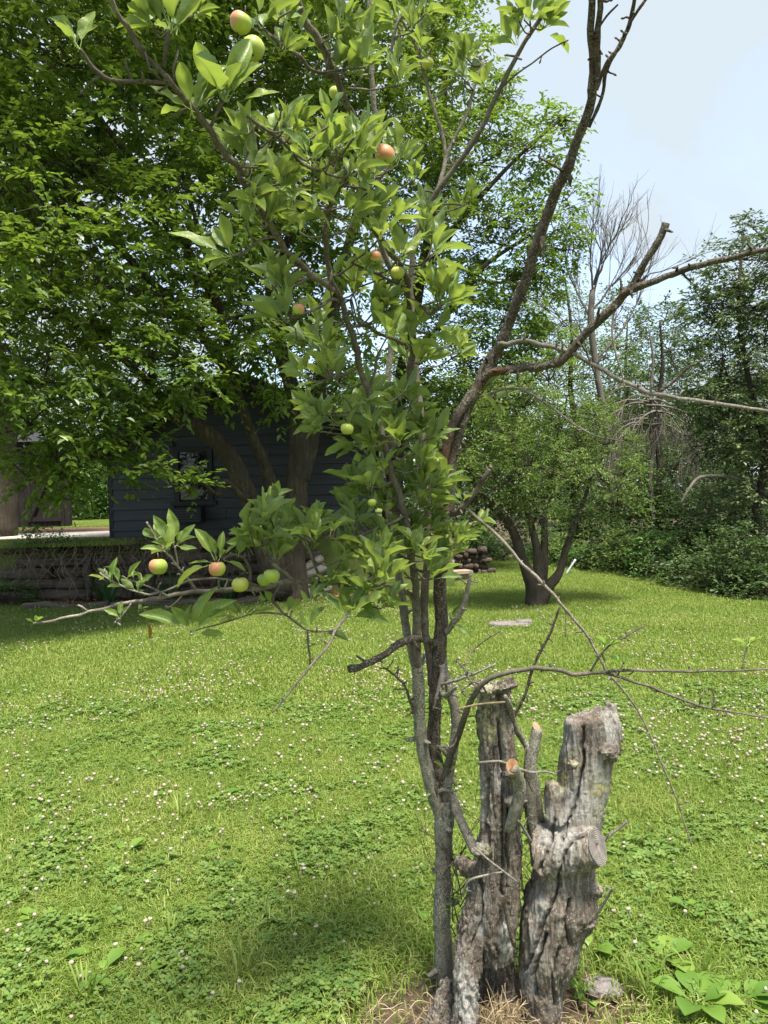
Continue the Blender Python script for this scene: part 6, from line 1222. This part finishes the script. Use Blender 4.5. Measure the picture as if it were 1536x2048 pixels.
# ------------------------------------------------------------------ apples
def apple(px, py, d, rpx, label, blush, bdir=(-1, -.4, .4), tilt=(0, 0, 0), double=False):
    c = P(px, py, d); r = rpx * d / F; t = thing('apple', label, 'apple', tuple(c), 'small apples on the young tree')
    n1, n2 = 14, 20; v = []; bl = []
    R = Matrix.Rotation(tilt[0], 3, 'X') @ Matrix.Rotation(tilt[1], 3, 'Y')
    bd = nrm(np.array(bdir))
    for a in range(n1 + 1):
        for b_ in range(n2):
            th = math.pi * a / n1; ph = 2 * math.pi * b_ / n2
            rr = math.sin(th) * (1 + .05 * math.cos(th)); zz = math.cos(th) * .93 - .20 * math.exp(-(th / .38) ** 2) + .12 * math.exp(-((math.pi - th) / .32) ** 2)
            rr *= 1 + .025 * math.cos(5 * ph) * (a / n1)
            q = np.array(R @ Vector((rr * math.cos(ph), rr * math.sin(ph), zz)))
            q = q * (1 + .035 * math.sin(ph + px) * math.sin(th) + .05 * math.cos(ph + py) * math.cos(th) * math.sin(th)); v.append(q * r); bl.append(blush * np.clip(.5 + .75 * (q @ bd), 0, 1.2))
    q = [(a * n2 + b_, (a + 1) * n2 + b_, (a + 1) * n2 + (b_ + 1) % n2, a * n2 + (b_ + 1) % n2) for a in range(n1) for b_ in range(n2)]
    m2 = MB(); m2.add(np.array(v) + c, q, blush=bl); m2.build('flesh', M_APPLE, t)
    m2 = MB(); a0 = c + np.array(R @ Vector((0, 0, .7 * r))); e = c + np.array(R @ Vector((0, 0, 1.0 * r))) + UP * .012; tube(m2, [a0, (a0 + e) / 2 + np.array((.001, 0, 0)), e], [.0011, .001, .0013], 6); m2.build('stalk', M_TWIG, t)
    m2 = MB(); b0 = c + np.array(R @ Vector((0, 0, -.83 * r)))
    for k in range(5):
        a = k * 1.257; dd = np.array(R @ Vector((math.cos(a) * .5, math.sin(a) * .5, -1))); tube(m2, [b0, b0 + dd * r * .13, b0 + dd * r * .22 + np.array((0, 0, .0006))], [.0012, .0011, .0004], 4)
    m2.build('calyx', M_TWIG, t)
apple(482, 46, 1.62, 22, 'blushed apple at the top, upper of a pair behind a large leaf', 1.0, (-.9, -.3, .6), (.3, .5, 0))
apple(507, 97, 1.60, 23, 'green apple at the top, lower of a pair behind a large leaf', .15, (-.9, -.3, .4), (-.5, 0, 0))
apple(855, 127, 2.42, 12, 'small green apple on the pale branch against the far trees', .2, (1, -.3, .5))
apple(672, 186, 2.15, 14, 'pale apple half hidden behind the upper dark branch', .4)
apple(770, 311, 1.86, 20, 'pinkish red apple lying on top of the leaves', 1.5, (-.1, -.5, .8), (-.5, 0, 0))
apple(751, 513, 1.93, 12, 'small orange red apple in the middle of the leaves', 1.5, (0, -.5, .8))
apple(795, 546, 2.03, 14, 'green apple hanging under the middle branch fork', .1)
apple(597, 618, 1.80, 12, 'orange tinged apple among the left middle leaves', 1.1, (.6, -.3, .6))
apple(694, 858, 2.0, 13, 'pale yellow apple left of the leafy stem before the dark wall', .15)
apple(316, 1133, 1.95, 18.5, 'two toned apple, leftmost on the long horizontal branch', 1.0, (-1, -.2, .2))
apple(434, 1138, 1.98, 17, 'rosy apple beside a broad leaf on the long horizontal branch', 1.35, (-.7, -.5, .35))
apple(480, 1169, 2.02, 17, 'bright green apple touching the long horizontal branch', .0)
apple(543, 1152, 2.02, 16.5, 'yellow green apple in front of another on the horizontal branch', .2, (-1, 0, 0))
apple(528, 1160, 2.08, 14, 'green apple partly hidden behind the yellow green one', .0)
apple(744, 1005, 2.12, 9, 'tiny unripe apple deep in the leaves near the stem', .1)

# hanging dead leaf
dl = thing('dead_leaf', 'single curled brown leaf dangling from a thread below the branch', 'leaf', tuple(P(297, 1243, 1.96)))
m2 = MB(); v, q, lu, lv = LVV[3]; dd = nrm(np.array((.10, 0, -1))); zd = nrm(np.array((.55, -.8, .1))); zd = nrm(zd - dd * (zd @ dd)); M3 = np.stack((np.cross(dd, zd), dd, zd), 1); vv = v * np.array((.62, 1, 1)); vv[:, 2] += .5 * np.abs(vv[:, 0]); m2.add(vv @ M3.T * .046 + P(296, 1238, 1.96), q, lu=lu, lv=lv, rnd=.5); m2.build('blade', M_DEADLEAF, dl)
m2 = MB(); tube(m2, np.linspace(P(290, 1222, 1.96), P(296, 1243, 1.96), 3), .0003, 3); m2.build('thread', M_STRAW, dl)

# ------------------------------------------------------------------ shoots between the stumps
def shoot(name, label, lst, mat, cutmat=None, cut_r=None, spur=0, cat='shoot', s=1.0, cutdir=None):
    lst = [(a, b, d - .12, r) for a, b, d, r in lst]; pts, rad = pl(lst, 0, s); p2, r2 = catmull(pts, rad, 5); t = thing(name, label, cat, tuple(p2[0]))
    m2 = MB(); tube(m2, p2, r2, 12, rough=.08)
    for k in range(spur):
        j = rng.integers(1, len(p2) - 1); d = rand_unit(1)[0]; ln = rng.uniform(.008, .04); tube(m2, [p2[j], p2[j] + d * ln * .5, p2[j] + d * ln + np.array((0, 0, .004))], [.0018, .0014, .0008], 5)
    m2.build('stick', mat, t)
    if cutmat:
        m2 = MB(); axx = nrm(p2[-1] - p2[-2]) if cutdir is None else nrm(np.array(cutdir)); disc(m2, p2[-1] + nrm(p2[-1] - p2[-2]) * .002, axx, r2[-1] * 1.04, 14, 1.25); m2.build('cut_face', cutmat, t)
    return t
shoot('cut_shoot', 'upright shoot with a slanted pale cut between the two stumps', [(1078, 1730, 2.42, 15), (1070, 1669, 2.42, 14), (1061, 1617, 2.42, 13), (1060, 1565, 2.42, 13), (1061, 1525, 2.42, 13), (1068, 1490, 2.42, 12), (1075, 1457, 2.42, 11.5)], M_BARK, M_CUT, spur=6, cutdir=(.65, -.45, .6))
shoot('cut_shoot', 'second thinner shoot leaning against the grey stump', [(1092, 1740, 2.44, 11), (1083, 1660, 2.44, 9), (1075, 1590, 2.44, 8), (1068, 1540, 2.44, 7)], M_BARK, spur=4)
shoot('cut_shoot', 'thick greenish shoot with an orange torn end on the dark stump', [(1018, 1660, 2.30, 10), (1030, 1622, 2.28, 12), (1039, 1590, 2.27, 13), (1038, 1565, 2.26, 12.5), (1031, 1545, 2.24, 12), (1025, 1533, 2.22, 12)], M_BARK, M_CUTORANGE, spur=2, cutdir=(-.2, -.85, .5))
shoot('bent_shoot', 'bent dark shoot rising beside the top of the left stump', [(1060, 1520, 2.42, 7), (1055, 1495, 2.42, 6.5), (1046, 1480, 2.42, 6.5), (1034, 1462, 2.4, 6), (1025, 1436, 2.38, 6), (1018, 1408, 2.33, 5.5), (1010, 1392, 2.3, 4)], M_BARK, spur=7)
shoot('cross_twig', 'thin twig lying across both stumps at middle height', [(956, 1526, 2.27, 2.8), (985, 1523, 2.25, 2.8), (1004, 1524, 2.25, 2.8), (1036, 1537, 2.28, 3), (1063, 1545, 2.33, 3), (1090, 1543, 2.34, 2.4), (1112, 1549, 2.32, 2)], M_DEADGREY, spur=3, cat='twig')
shoot('cross_twig', 'pale thin twig crossing the top of the left stump', [(915, 1418, 2.32, 1.5), (950, 1410, 2.29, 1.9), (980, 1406, 2.28, 2), (1010, 1404, 2.29, 2)], M_CUT, cat='twig')
shoot('cross_twig', 'dead twig slanting across the dark stump low down', [(948, 1695, 2.27, 2), (980, 1722, 2.26, 2.2), (1010, 1745, 2.26, 2), (1035, 1765, 2.28, 1.8)], M_DEADGREY, cat='twig', spur=2)
shoot('cross_twig', 'grey forked twig at the left side of the dark stump', [(925, 1790, 2.30, 3), (938, 1762, 2.28, 2.6), (965, 1752, 2.27, 2.4), (1005, 1744, 2.27, 1.8)], M_DEADGREY, cat='twig', spur=4)
shoot('cross_twig', 'short dead stick standing in front of the straw', [(1028, 1890, 2.32, 5), (1018, 1850, 2.31, 4.5), (1010, 1810, 2.31, 4), (1015, 1775, 2.32, 3)], M_DEADBARK, cat='twig', spur=2)
shoot('cross_twig', 'dead twig between the stumps pointing up and left', [(1078, 1715, 2.40, 3.5), (1060, 1680, 2.36, 3.2), (1044, 1652, 2.34, 3), (1027, 1632, 2.3, 2.5)], M_DEADGREY, cat='twig', spur=3)
shoot('stump_twig', 'short twig with a bud sticking out right of the sawn stub', [(1205, 1682, 2.36, 3.5), (1222, 1668, 2.36, 3), (1240, 1655, 2.36, 2.6), (1254, 1642, 2.36, 3.2)], M_DEADGREY, cat='twig', spur=2)
shoot('stump_twig', 'dead twig sticking out low on the right of the grey stump', [(1180, 1842, 2.36, 4), (1197, 1822, 2.34, 3), (1215, 1795, 2.32, 2.6), (1226, 1775, 2.3, 2)], M_DEADGREY, cat='twig', spur=3)
fb_ = MB()
for k in range(34):
    a = P(rng.uniform(1035, 1085), rng.uniform(1560, 1850), 2.29 + rng.uniform(-.04, .06)); bare(fb_, a, nrm(np.array((rng.normal(0, .4), rng.normal(0, .3), rng.uniform(.1, 1)))), rng.uniform(.06, .2), .0018, 1, up=.2, spread=.6)
tag(fb_.build('fine_dead_twigs', M_DEADBARK), 'tangle of fine dead twigs between the two stumps', 'twigs', kind='stuff')
